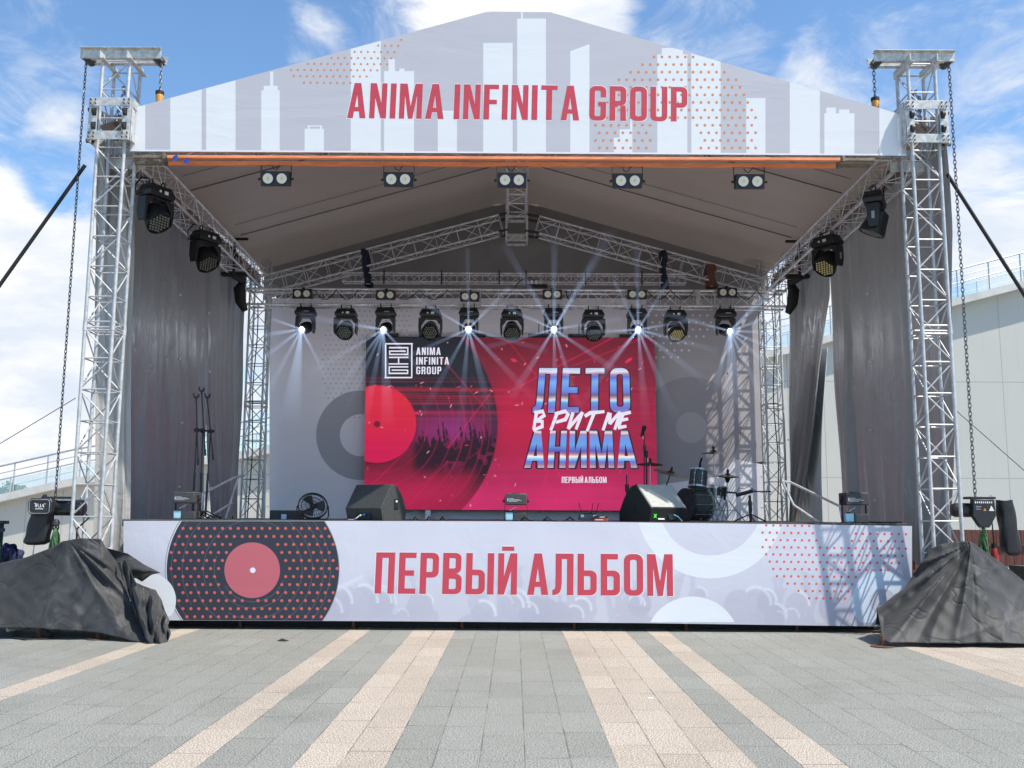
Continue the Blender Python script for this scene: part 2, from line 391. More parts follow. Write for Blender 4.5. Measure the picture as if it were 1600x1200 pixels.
# trees far behind the left railing
LEAFM = mat('tree_leaves', (.05, .085, .03), .7, 0, 1.5, .5); BARK = mat('bark', (.09, .07, .05), .9, 0, 6, .3)
def tree(x, y, h, cr, label):
    t = thing('broadleaf_tree', label, 'tree', (x, y, 0), group='trees beyond the terrace')
    tr = MB().path([(0, 0, 0), (.1, 0, h * .4), (-.1, .1, h * .8)], [.32, .22, .08], 8)
    for k in range(6):
        a = k * 1.05; tr.path([(0, 0, h * (.4 + .06 * k)), (math.cos(a) * cr * .6, math.sin(a) * cr * .6, h * (.62 + .05 * k))], [.1, .03], 5)
    obj('trunk', tr, BARK, t)
    cl = MB(); rnd = random.Random(int(x * 10))
    blobs_ = [(rnd.uniform(-1, 1) * cr * .65, rnd.uniform(-1, 1) * cr * .65, h * .72 + rnd.uniform(-.5, .75) * cr * .7, cr * rnd.uniform(.28, .5)) for _ in range(14)]
    for (bx, by, bz, br_) in blobs_:
        for _ in range(230):
            v = Vector((rnd.gauss(0, 1), rnd.gauss(0, 1), rnd.gauss(0, 1))).normalized() * br_ * rnd.uniform(.55, 1.1); c = Vector((bx, by, bz)) + v
            u = Vector((rnd.gauss(0, 1), rnd.gauss(0, 1), rnd.gauss(0, 1))).normalized(); q = u.orthogonal().normalized(); s_ = rnd.uniform(.10, .2)
            cl.add([c - u * s_, c + q * s_ * .6, c + u * s_, c - q * s_ * .6], [(0, 1, 2, 3)])
    obj('crown', cl, LEAFM, t, smooth=False)
tree(-35.2, 66, 3.9, 1.5, 'leafy green tree at the left edge seen through the terrace glass')
tree(-32.6, 68, 3.3, 1.2, 'smaller green tree seen through the terrace glass, right of the leafy one')

# wooden fence on the right
WOOD = mat('red_brown_fence', (.10, .032, .022), .7, 0, 5, .35, stretch=(6, 6, .6))
fence = thing('wooden_fence', 'dark red plank fence behind the right hoist at the foot of the wall', 'fence', (10, 24, 0))
fm = MB(); x = 9.9
ftop = on(1560, 828, Y=24).z; fbase = 0.0
while x < 16:
    fm.box((x + .1, 24, ftop / 2 + .02), (.19, .03, ftop - .04)); x += .205
obj('plank', fm, WOOD, fence, True, smooth=False)
for z in (ftop * .25, on(1560, 851, Y=24).z): obj('rail', MB().box((12.9, 23.95, z), (6.2, .05, .07)), WOOD, fence, True, smooth=False)
for x in (9.9, 11.9, 13.9): obj('post', MB().box((x, 24.06, ftop / 2), (.08, .08, ftop)), WOOD, fence, True, smooth=False)

# ------------------------------------------------------------------ stage platform
SY = 14.1
skirtP = Plane((0, SY - .015, 1.55), Vector((0, -1, .05)))     # hem hangs slightly forward
dl = on(193, 815, Y=SY); dr = on(1425, 822, Y=SY); DZ = 1.556
XL, XR = dl.x, dr.x
deckm = mat('stage_plywood', (.085, .075, .07), .6, 0, 3, .3, bump=.1)
stage = thing('stage_platform', 'black raised stage deck on steel scaffold feet', 'stage', (0, SY, 0))
obj('deck', MB().box((0, (SY + 24) / 2 + .01, DZ - .05), (XR - XL - .02, 24 - SY - .02, .1)), deckm, stage, True, smooth=False, bevel=.004)
fr = MB()
fr.box((0, SY + .08, .55), (XR - XL - .1, .05, .9)); 
obj('fascia_cloth', MB().box((0, SY + .25, .62), (XR - XL - .12, .02, 1.2)), BLACKR, stage, True, smooth=False)
obj('lower_beam', MB().box((0, SY + .12, .17), (XR - XL - .04, .08, .10)), STEELD, stage, True, smooth=False)
k = 0
for px in (375, 552, 722, 897, 1072, 1245, 1410, 215):
    p = on(px, 978, Y=SY + .1)
    o = obj('foot', MB().tube((p.x, SY + .1, .0), (p.x, SY + .1, .14), .022, 10).box((p.x, SY + .1, .006), (.12, .1, .012)).box((p.x, SY + .06, .155), (.17, .08, .02)), RUST, stage, True)
for yy in (17, 20, 23.5):
    for xx in np.linspace(XL + .2, XR - .2, 6):
        obj('leg', MB().tube((xx, yy, 0), (xx, yy, 1.46), .03, 8), STEELD, stage, True)
# back and side masking so the underside stays dark
for (a, b_) in (((XL + .03, SY + .3), (XL + .03, 23.9)), ((XR - .03, SY + .3), (XR - .03, 23.9))):
    obj('side_cloth', MB().box((a[0], (a[1] + b_[1]) / 2, .76), (.02, b_[1] - a[1], 1.4)), BLACKR, stage, True, smooth=False)

# ------------------------------------------------------------------ towers
TA = .45; TXL, TXR = -6.12, 6.07; TY = 13.58
tx = {-1: (on(129, 500, Y=TY - TA / 2).x + on(179, 500, Y=TY - TA / 2).x) / 2, 1: (on(1437, 500, Y=TY - TA / 2).x + on(1489, 500, Y=TY - TA / 2).x) / 2}
print('tower x', tx, 'deck', XL, XR)
ztop = on(160, 103, Y=TY).z
hooks = {}
HOOKM = mat('yellow_hook_paint', (.55, .26, .04), .5, 0, 20, .2)
def chain(label, x, y, z0, z1, group, sway=0):
    mb = MB(); n = int((z1 - z0) / .060)
    for i in range(n):
        z = z0 + (z1 - z0) * (i + .5) / n
        mb.torus((x, y, z), (1, 0, 0) if i % 2 else (.3, 1, 0), .0195, .0065, 8, 5, stretch=1.9)
    o = thing('hoist_chain', label, 'chain', (x, y, z0), group=group)
    obj('chain', mb, CHAIN, o, True)
    return o
for sgn, nm in ((-1, 'left'), (1, 'right')):
    X = tx[sgn]
    T = thing('truss_tower', f'tall front truss tower at the {nm} stage edge with sleeve block and head beams', 'truss tower', (X, TY, 0), group='truss towers holding the roof')
    truss(T, (X, TY, .25), (X, TY, ztop - .02), TA, (1, 0, 0), .46, .026, .0115, ALU, gaps=(on(160, 513, Y=TY).z - .25,))
    obj('base_plate', MB().box((X, TY, .12), (.8, .8, .06)).box((X, TY, .2), (.5, .5, .1)), STEEL, T, True, bevel=.004)
    # outriggers
    for dx, dy in ((-1, -1), (1, -1), (-1, 1), (1, 1)):
        obj('outrigger', MB().tube((X + dx * .2, TY + dy * .2, .16), (X + dx * .72, TY + dy * .72, .12), .035, 8), STEEL, T, True)
    # sleeve block
    zs0, zs1 = on(160, 231, Y=TY).z, on(160, 166, Y=TY).z; sw = TA / 2 + .075; H = zs1 - zs0
    sl = MB()
    for fy in (-1, 1):
        y = TY + fy * sw
        for sx in (-1, 1):
            sl.box((X + sx * (sw - .055), y, (zs0 + zs1) / 2), (.12, .012, H))
        for z in (zs0 + .07, zs1 - .07): sl.box((X, y + fy * .0145, z), (2 * sw - .01, .014, .13))
    for sx in (-1, 1):
        x_ = X + sx * (sw + .012)
        for sy in (-1, 1): sl.box((x_, TY + sy * (sw - .07), (zs0 + zs1) / 2), (.012, .11, H - .01))
        for z in (zs0 + .07, zs1 - .07): sl.box((x_ + sx * .0135, TY, z), (.012, 2 * sw - .06, .13))
    obj('sleeve_block', sl, GALV, T, True, smooth=False, bevel=.002)
    bo = MB()
    for sx in (-1, 1):
        for z in (zs0 + .22, zs1 - .22): obj('guide_roller', MB().tube((X + sx * (sw - .075) - .02, TY - sw - .03, z), (X + sx * (sw - .075) + .02, TY - sw - .03, z), .045, 14).box((X + sx * (sw - .075), TY - sw - .0075, z), (.062, .004, .115)), STEELD, T, True)
        for z in (zs0 + .04, zs0 + .1, zs1 - .04, zs1 - .1):
            for dx in (.02, .09): obj('bolt', MB().tube((X + sx * (sw - dx), TY - sw - .05, z), (X + sx * (sw - dx), TY - sw, z), .011, 6), RUST, T, True)
    for z in (zs0 + .07, zs1 - .1):
        obj('stub_axle', MB().tube((X + sgn * sw, TY - .1, z), (X + sgn * (sw + .11), TY - .1, z), .035, 12), STEELD, T, True)
    # collar right under the sleeve
    obj('collar', MB().box((X + sgn * -.05, TY + TA / 2 + .03, zs0 - .15), (TA + .15, .015, .16)), GALV, T, True, smooth=False)
    # head beams
    b0 = on(121 if sgn < 0 else 1369, 95, Y=TY - .2).x; b1 = on(248 if sgn < 0 else 1496, 95, Y=TY - .2).x
    hb = MB()
    for dy in (-.12, .12):
        c = (b0 + b1) / 2; L = b1 - b0; z = ztop + .14
        hb.box((c, TY + dy, z), (L, .01, .15)).box((c, TY + dy - math.copysign(.035, -dy) * -1, z - .07), (L, .075, .01)).box((c, TY + dy + math.copysign(.03, dy), z + .07), (L, .065, .01))
    obj('head_beam', hb, GALV, T, True, smooth=False, bevel=.001)
    for dx in (-.2, .2):
        cb = MB().box((X + dx, TY, ztop + .03), (.012, .62, .12)).box((X + dx + .03, TY, ztop - .024), (.07, .62, .01))
        obj('cross_beam', cb, GALV, T, True, smooth=False)
    for xx in (b0 + .08, b1 - .08): obj('sheave', MB().tube((xx, TY - .09, ztop + .1), (xx, TY + .09, ztop + .1), .07, 18), STEELD, T, True)
    top_chain = MB(); n = int((b1 - b0 - .1) / .046)
    for i in range(n): top_chain.torus((b0 + .05 + i * .046, TY - .02, ztop + .235), (0, 1, 0) if i % 2 else (0, 0, 1), .02, .006, 8, 4)
    obj('running_chain', top_chain, CHAIN, T, True)
    xo = b0 + .035 if sgn < 0 else b1 - .035; xi = b1 - .035 if sgn < 0 else b0 + .035
    hz = on(75, 776, Y=TY).z
    chain(f'long chain hanging outside the {nm} tower down to its chain hoist', xo, TY - .0, hz, ztop + .08, 'hoist chains')
    zi = on(240, 150, Y=TY).z if sgn < 0 else on(1375, 160, Y=TY).z
    chain(f'short chain dropping from the {nm} tower head to the roof corner', xi, TY, zi + .05, ztop + .08, 'hoist chains')
    hk = thing('chain_hook', f'orange load hook at the roof corner beside the {nm} tower', 'hook', (xi, TY, zi), group='load hooks')
    obj('hook_block', MB().lathe([(.0, -.16), (.05, -.15), (.058, -.02), (.04, .02), (0, .03)], Matrix.Translation((0, 0, .03)), 14), HOOKM, hk)
    obj('hook_cap', MB().lathe([(0, .0), (.062, .0), (.062, .05), (.02, .07), (0, .07)], Matrix.Translation((0, 0, .02)), 14), BLACKR, hk)
    obj('shackle', MB().torus((0, 0, -.17), (1, 0, 0), .04, .012, 12, 6), STEELD, hk)
    hooks[sgn] = (xi, zi)
    # spare chain tangle tied inside the tower top
    tg = MB(); rr = random.Random(sgn + 5)
    for i in range(34):
        t_ = i / 34; tg.torus((X + .02 + sgn * .12 * (t_ - .5) + rr.uniform(-.03, .03), TY + rr.uniform(-.06, .06), ztop - .35 - .6 * t_ + rr.uniform(-.03, .03)), (rr.gauss(0, 1), rr.gauss(0, 1), rr.gauss(0, 1)), .022, .007, 8, 4)
    tt = thing('spare_chain', f'bunched spare chain hanging inside the top of the {nm} tower', 'chain', (X, TY, ztop - .9), group='bunched spare chains')
    obj('chain', tg, CHAIN, tt, True)
    # black webbing guy
    p0 = on(133, 258, Y=TY) if sgn < 0 else on(1480, 272, Y=TY); p1 = on(0, 445, Y=TY) if sgn < 0 else on(1600, 460, Y=TY)
    dv = (p1 - p0); p2 = p0 + dv * ((p0.z - .05) / -dv.z)
    gy = thing('guy_strap', f'black guy strap running from the {nm} tower down to the ground off the {nm}', 'strap', tuple(p2), group='guy straps')
    obj('webbing', MB().tube(p0, p2, .027, 6), BLACKR, gy, True)
    obj('anchor_weight', MB().box((p2.x + sgn * .4, p2.y, .25), (1.0, 1.0, .5)), COP, gy, True, bevel=.02)
    q0 = on(118, 622, Y=13.9) if sgn < 0 else on(1492, 640, Y=13.9); q1 = on(0, 693, Y=13.9) if sgn < 0 else on(1600, 735, Y=13.9)
    dq = q1 - q0; q2 = q0 + dq * 4
    gw = thing('guy_wire', f'thin dark wire stretched outward from the {nm} tower above the wall', 'wire', tuple(q0), group='thin guy wires')
    obj('wire', MB().tube(q0, q2, .006, 5), STEELD, gw, True)

# rear towers
RY = 22.3
rx = {-1: on(397, 700, Y=RY).x, 1: on(1209, 700, Y=RY).x}
print('rear x', rx)
for sgn, nm in ((-1, 'left'), (1, 'right')):
    X = rx[sgn]
    T = thing('truss_tower', f'rear truss tower between the {nm} curtain and the printed backdrop', 'truss tower', (X, RY, 0), group='truss towers holding the roof')
    truss(T, (X, RY, .2), (X, RY, 8.3), TA, (1, 0, 0), .46, .026, .0115, ALU, gaps=(on(397, 632, Y=RY).z - .2,))
    obj('base_plate', MB().box((X, RY, .12), (.8, .8, .06)), STEEL, T, True)
    obj('power_cable', MB().path([(X - sgn * .02 + .03 * math.sin(i * .9), RY - .3 + .02 * math.cos(i), 6.6 - i * .42) for i in range(13)], .013, 6), BLACKR, T, True)
# ------------------------------------------------------------------ glyphs (cap height 1)
def arc(cx, cy, r, a0, a1, n=5, ry=None):
    ry = ry or r
    return [(cx + r * math.cos(R(a0 + (a1 - a0) * i / n)), cy + ry * math.sin(R(a0 + (a1 - a0) * i / n))) for i in range(n + 1)]
def rr_(x0, y0, x1, y1, r): return arc(x1 - r, y1 - r, r, 0, 90) + arc(x0 + r, y1 - r, r, 90, 180) + arc(x0 + r, y0 + r, r, 180, 270) + arc(x1 - r, y0 + r, r, 270, 360)
def rect(x0, y0, x1, y1): return [(x0, y0), (x1, y0), (x1, y1), (x0, y1)]
T_ = .135
def bowl(x0, y0, x1, y1, r=.14, t=T_):
    ri = max(.02, r - t * .75)
    return [(x0, y1)] + arc(x1 - r, y1 - r, r, 90, 0) + arc(x1 - r, y0 + r, r, 0, -90) + [(x0, y0), (x0, y0 + t)] + arc(x1 - t - ri, y0 + t + ri, ri, -90, 0) + arc(x1 - t - ri, y1 - t - ri, ri, 0, 90) + [(x0, y1 - t)]
def ring(x0, y0, x1, y1, r=.16, t=T_): return (rr_(x0, y0, x1, y1, r), rr_(x0 + t, y0 + t, x1 - t, y1 - t, .05))
W = .41
GL_ = {
 'A': (.45, [([(0, 0), (.145, 1), (.305, 1), (.45, 0), (.305, 0), (.282, .19), (.163, .19), (.14, 0)], [(.182, .32), (.263, .32), (.2225, .66)])]),
 'N': (W, [([(0, 0), (0, 1), (.15, 1), (.28, .44), (.28, 1), (W, 1), (W, 0), (.275, 0), (.13, .58), (.13, 0)], None)]),
 'И': (W, [([(W, 0), (W, 1), (W - .15, 1), (.13, .44), (.13, 1), (0, 1), (0, 0), (.135, 0), (.28, .58), (.28, 0)], None)]),
 'I': (.14, [(rect(0, 0, .14, 1), None)]),
 'M': (.55, [([(0, 0), (0, 1), (.18, 1), (.275, .36), (.37, 1), (.55, 1), (.55, 0), (.42, 0), (.42, .66), (.33, 0), (.22, 0), (.13, .66), (.13, 0)], None)]),
 'F': (.36, [([(0, 0), (0, 1), (.36, 1), (.36, .87), (.14, .87), (.14, .57), (.32, .57), (.32, .44), (.14, .44), (.14, 0)], None)]),
 'E': (.37, [([(0, 0), (0, 1), (.37, 1), (.37, .87), (.14, .87), (.14, .57), (.33, .57), (.33, .44), (.14, .44), (.14, .13), (.37, .13), (.37, 0)], None)]),
 'T': (.40, [([(.13, 0), (.13, .87), (0, .87), (0, 1), (.40, 1), (.40, .87), (.27, .87), (.27, 0)], None)]),
 'H': (W, [([(0, 0), (0, 1), (.14, 1), (.14, .57), (.27, .57), (.27, 1), (W, 1), (W, 0), (.27, 0), (.27, .44), (.14, .44), (.14, 0)], None)]),
 'G': (W, [([(W, .68)] + arc(W - .15, .85, .15, 0, 90) + arc(.15, .85, .15, 90, 180) + arc(.15, .15, .15, 180, 270) + arc(W - .15, .15, .15, 270, 360) + [(W, .54), (.215, .54), (.215, .42), (.275, .42)] + arc(.235, .17, .04, 0, -90) + arc(.175, .17, .04, -90, -180) + arc(.175, .83, .04, 180, 90) + arc(.235, .83, .04, 90, 0) + [(.275, .68)], None)]),
 'O': (W, [ring(0, 0, W, 1)]),
 'U': (W, [([(0, 1), (.135, 1)] + arc(.175, .17, .04, 180, 270) + arc(.235, .17, .04, 270, 360) + [(.275, 1), (W, 1)] + arc(W - .15, .15, .15, 0, -90) + arc(.15, .15, .15, -90, -180), None)]),
 'P': (W - .01, [(rect(0, 0, .14, 1), None), (bowl(.14, .40, W - .01, 1), None)]),
 'R': (W, [(rect(0, 0, .14, 1), None), (bowl(.14, .44, W - .01, 1), None), ([(.27, .44), (W - .03, .44), (.395, .3), (.395, .08), (.41, 0), (.275, 0), (.26, .08), (.26, .36)], None), (rect(.14, .40, .20, .44), None)]),
 'В': (W, [(rect(0, 0, .14, 1), None), (bowl(.14, .50, W - .015, 1, .13, .125), None), (bowl(.14, 0, W, .50, .14, .125), None)]),
 'П': (W, [([(0, 0), (0, 1), (W, 1), (W, 0), (.27, 0), (.27, .87), (.14, .87), (.14, 0)], None)]),
 'Ь': (W, [(rect(0, 0, .14, 1), None), (bowl(.14, 0, W, .60), None)]),
 'Б': (W, [(rect(0, 0, .14, 1), None), (rect(.14, .87, .37, 1), None), (bowl(.14, 0, W, .60), None)]),
 'Л': (.45, [([(0, 0), (.05, 0), (.11, .02), (.16, .07), (.19, .16), (.20, .3), (.20, .87), (.31, .87), (.31, 0), (.45, 0), (.45, 1), (.065, 1), (.065, .3), (.06, .19), (.04, .14), (0, .13)], None)]),
}
GL_['Ы'] = (.60, GL_['Ь'][1] + [(rect(.46, 0, .60, 1), None)])
GL_['Й'] = (W, GL_['И'][1] + [(rect(.08, 1.06, .34, 1.16), None)])
for a, b in zip('АЕМНОРТ', 'AEMHOPT'): GL_[a] = GL_[b]

def layout(text, gap=.075, space=.2):
    """[(outer, hole)] in unit-height text space and the total width"""
    x = 0; res = []
    for ch in text:
        if ch == ' ': x += space - gap; continue
        wd, ps = GL_[ch]
        for o, h in ps: res.append(([(px + x, py) for px, py in o], [(px + x, py) for px, py in h] if h else None))
        x += wd + gap
    return res, x - gap
def lettering(text, quad, pl, off, mat_, name, parent, gap=.075, space=.2, grow=0, shear=0):
    """text fitted into a pixel quad (TL, TR, BR, BL) on plane pl"""
    ps, Wd = layout(text, gap, space); mb = MB(); TL, TR, BR, BL = [Vector((*q, 0)) for q in quad]
    def mp(x, y):
        u = x / Wd; p = (BL * (1 - u) + BR * u) * (1 - y) + (TL * (1 - u) + TR * u) * y; return pl.at(p.x, p.y, off * .14)
    for o, h in ps:
        loops = [o] + ([h] if h else [])
        pts = [p for l in loops for p in l]
        tris = tessellate_polygon([[Vector((x, y, 0)) for x, y in l] for l in loops])
        vv = [mp(*p) for p in pts]
        fs = []
        for a, b, c in tris:
            n = (vv[b] - vv[a]).cross(vv[c] - vv[a])
            if n.length < 1e-9: continue
            fs.append((a, b, c) if n.y < 0 else (a, c, b))
        mb.add(vv, fs)
    return obj(name, mb, mat_, parent, True, smooth=False)
def clip(poly, cl):
    """Sutherland-Hodgman against a convex pixel polygon cl"""
    out_ = poly; area = sum(cl[i][0] * cl[(i + 1) % len(cl)][1] - cl[(i + 1) % len(cl)][0] * cl[i][1] for i in range(len(cl)))
    for i in range(len(cl)):
        a, b = cl[i], cl[(i + 1) % len(cl)]
        if area < 0: a, b = b, a
        ins = lambda p: (b[0] - a[0]) * (p[1] - a[1]) - (b[1] - a[1]) * (p[0] - a[0]) >= 0
        src = out_; out_ = []
        for j in range(len(src)):
            p, q = src[j], src[(j + 1) % len(src)]
            ip, iq = ins(p), ins(q)
            if ip: out_.append(p)
            if ip != iq:
                d1 = (b[0] - a[0]) * (p[1] - a[1]) - (b[1] - a[1]) * (p[0] - a[0]); d2 = (b[0] - a[0]) * (q[1] - a[1]) - (b[1] - a[1]) * (q[0] - a[0])
                t_ = d1 / (d1 - d2); out_.append((p[0] + (q[0] - p[0]) * t_, p[1] + (q[1] - p[1]) * t_))
        if len(out_) < 3: return []
    return out_
def prints(name, polys, pl, off, cl, mat_, parent):
    mb = MB()
    for p in polys:
        q = clip(p, cl) if cl else p
        if len(q) < 3: continue
        vv = [pl.at(x, y, off * .14) for x, y in q]
        tr = tessellate_polygon([[Vector((x, y, 0)) for x, y in q]])
        fs = []
        for a, b, c in tr:
            n = (vv[b] - vv[a]).cross(vv[c] - vv[a])
            if n.length < 1e-10: continue
            fs.append((a, b, c) if n.y < 0 else (a, c, b))
        mb.add(vv, fs)
    return obj(name, mb, mat_, parent, True, smooth=False) if mb.f else None
def circ(cx, cy, r, n=12, ry=None): return [(cx + r * math.cos(2 * PI * i / n), cy + (ry or r) * math.sin(2 * PI * i / n)) for i in range(n)]
def ringp(cx, cy, r0, r1, n=72, a0=0, a1=360):
    res = []
    for i in range(n):
        a, b = R(a0 + (a1 - a0) * i / n), R(a0 + (a1 - a0) * (i + 1) / n)
        res.append([(cx + r0 * math.cos(a), cy + r0 * math.sin(a)), (cx + r1 * math.cos(a), cy + r1 * math.sin(a)), (cx + r1 * math.cos(b), cy + r1 * math.sin(b)), (cx + r0 * math.cos(b), cy + r0 * math.sin(b))])
    return res

# ------------------------------------------------------------------ printed vinyl materials (all share soft wrinkles)
def vinyl(name, col, rough=.55, wr=.08):
    m = bpy.data.materials.new(name); m.use_nodes = True; t = NT(m.node_tree); b = t.n['Principled BSDF']
    tcn = t.node('ShaderNodeTexCoord'); geo = t.node('ShaderNodeNewGeometry')
    mp = t.node('ShaderNodeMapping'); t.l.new(geo.outputs['Position'], mp.inputs[0]); mp.inputs['Scale'].default_value = (.35, 1, 1.4)
    n1 = t.noise(mp.outputs[0], 1.3, 4, .55, .8); n2 = t.noise(geo.outputs['Position'], 130, 2, .5)
    bpn = t.node('ShaderNodeBump'); bpn.inputs['Strength'].default_value = wr; bpn.inputs['Distance'].default_value = .12
    t.l.new(t.m('ADD', n1, t.m('MULTIPLY', n2, .004)), bpn.inputs['Height']); t.l.new(bpn.outputs[0], b.inputs['Normal'])
    lo = tuple(c * .94 for c in col)
    t.l.new(t.mix(n1, lo, col), b.inputs['Base Color']); b.inputs['Roughness'].default_value = rough; b.inputs['Specular IOR Level'].default_value = .3
    return m
V_BASE = vinyl('banner_lavender', (.49, .485, .53)); V_WHITE = vinyl('banner_white', (.72, .735, .76)); V_RED = vinyl('banner_red', (.53, .060, .088)); V_RED2 = vinyl('banner_soft_red', (.50, .125, .15))
V_DOT = vinyl('banner_orange_dots', (.60, .25, .13)); V_RDOT = vinyl('banner_red_dots', (.72, .13, .10)); V_DARK = vinyl('banner_charcoal', (.035, .04, .055)); V_LILAC = vinyl('banner_pale_lilac', (.72, .73, .80))
V_LINE = vinyl('banner_groove', (.16, .17, .20)); V_GREY = vinyl('banner_grey', (.27, .25, .28)); V_GREY2 = vinyl('banner_mid_grey', (.46, .44, .49)); V_BACK = vinyl('backdrop_lilac', (.90, .845, .92)); V_BACKL = vinyl('backdrop_pale', (.84, .84, .90)); V_GDOT = vinyl('backdrop_dots', (.44, .40, .43))
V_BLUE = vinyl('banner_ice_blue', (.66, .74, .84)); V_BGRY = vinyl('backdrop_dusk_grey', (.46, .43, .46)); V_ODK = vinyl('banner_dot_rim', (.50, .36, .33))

# ------------------------------------------------------------------ top banner
BYF = TY - TA / 2 + .08
topP = Plane((0, BYF, 7), (0, -1, 0))
TC = [(203, 236), (205, 170), (762, 18), (860, 19), (1415, 181), (1417, 243)]
hb_ = thing('roof_banner', 'large white gable banner with skyline print and red lettering along the roof front', 'banner', (0, BYF, 6.9))
def filled(pl, poly, off, nx=60):
    """banner fabric as strips between its top and bottom edge, with a soft sag along the hem"""
    return prints
# fabric as a subdivided sheet
def sheet(poly_top, poly_bot, pl, nx, nz, off=0, amp=0):
    def lerp(pts, x):
        for a, b in zip(pts, pts[1:]):
            if a[0] <= x <= b[0]: return a[1] + (b[1] - a[1]) * (x - a[0]) / max(1e-6, b[0] - a[0])
        return pts[-1][1]
    x0, x1 = poly_top[0][0], poly_top[-1][0]; mb = MB()
    def fn(u, v):
        x = x0 + (x1 - x0) * u; yt, yb = lerp(poly_top, x), lerp(poly_bot, x); return pl.at(x, yt + (yb - yt) * v, off)
    mb.grid(fn, nx, nz); mb.f = [tuple(reversed(f)) for f in mb.f]; return mb
obj('fabric', sheet([(203, 170), (762, 18), (860, 19), (1416, 181)], [(203, 236), (1416, 243)], topP, 120, 4), V_BASE, hb_, True)
B = []
def brect(x0, x1, y): B.append([(x0, 260), (x0, y), (x1, y), (x1, 260)])
for a in ((205, 227, 0), (266, 315, 0), (322, 368, 0), (408, 437, 141), (412, 434, 134), (422, 427, 112), (476, 506, 201), (480, 504, 196), (548, 595, 0), (600, 647, 111), (607, 617, 92), (624, 632, 107), (684, 714, 173),
          (755, 801, 67), (808, 853, 29), (814, 817, 10), (959, 968, 215), (968, 984.5, 202), (984.5, 988, 176), (1027, 1074, 85), (1034, 1067, 75), (1080, 1126, 0), (1166, 1196, 153), (1234, 1281, 0), (1288, 1335, 177), (1291, 1306, 168), (1311, 1327, 171), (1374, 1409, 0)):
    brect(*a)
# non-overlapping: stepped towers stack instead of overlap
B2 = []
for p in B:
    x0, x1, y = p[0][0], p[2][0], p[1][1]; yb = 260
    if (x0, y) == (412, 134): yb = 141
    if (x0, y) == (422, 112): yb = 134
    if (x0, y) == (480, 196): yb = 198
    if (x0, y) in ((607, 92), (624, 107)): yb = 111
    if (x0, y) == (814, 10): yb = 29
    if (x0, y) == (1034, 75): yb = 85
    if (x0, y) in ((1291, 168), (1311, 171)): yb = 177
    B2.append([(x0, yb), (x0, y), (x1, y), (x1, yb)])
B2.append([(891, 260), (891, 80), (921, 69), (921, 260)])
B2 += [[(481, 201), (481, 198), (484, 198), (484, 201)], [(500, 201), (500, 198), (503, 198), (503, 201)]]
prints('skyline_print', B2, topP, .003, TC, V_WHITE, hb_)
D = []
rows = [(61.5, 627, 628), (71, 591, 623), (81, 554, 618), (90.7, 518, 613), (100, 481, 607), (109.6, 455, 592), (119.3, 459, 576), (129.6, 475, 552)]
for i, (y, a, b_) in enumerate(rows):
    x = a
    while x <= b_ + 1: D.append(circ(x, y + .006 * (x - 540), 1.8, 10)); x += 10.35
for j in range(14):
    y = 89 + 11.85 * j; x = 900 + (6.1 if j % 2 else 0)
    while x < 1200:
        dx, dy = x - 1056, y - 208
        if dx * dx / 128 ** 2 + dy * dy / 124 ** 2 < 1 and not (y > 186 and (x - 1056) ** 2 + (y - 222) ** 2 < 40 ** 2):
            D.append(circ(x, y, 2.3, 10))
        x += 12.2
prints('dot_print', D, topP, .005, TC, V_DOT, hb_)
lettering('ANIMA INFINITA GROUP', [(545, 129.5), (1074, 136), (1074, 190), (542, 184.5)], topP, .011, V_RED, 'lettering', hb_, gap=.085, space=.24)
lo = MB(); 
# thin white keyline under the letters
lettering('ANIMA INFINITA GROUP', [(543.6, 128.3), (1075.2, 135), (1075.2, 191.2), (540.6, 185.8)], topP, .008, V_WHITE, 'letter_edging', hb_, gap=.085, space=.24)
# hem strip
prints('hem', [[(203, 233.6), (1416, 240.6), (1417, 243.2), (203, 236.2)]], topP, .014, None, V_LILAC, hb_)

# ------------------------------------------------------------------ skirt banner
sk = thing('stage_skirt', 'white printed stage skirt with vinyl record and red lettering along the stage front', 'banner', (0, SY, .2))
ST = [(193, 813.8), (400, 813.8), (800, 814.6), (1000, 816.3), (1200, 818.6), (1425, 821.8)]
SB = [(189, 969), (600, 970.6), (1000, 973.5), (1420, 979.5)]
SC = [(193, 815.5), (1425, 823), (1421, 979.5), (190, 969)]
SCc = [(192.5, 814.3), (620, 814.3), (1000, 816.6), (1200, 819), (1424.5, 822.3), (1420.5, 979), (1000, 973.2), (600, 970.3), (189.5, 968.8)]
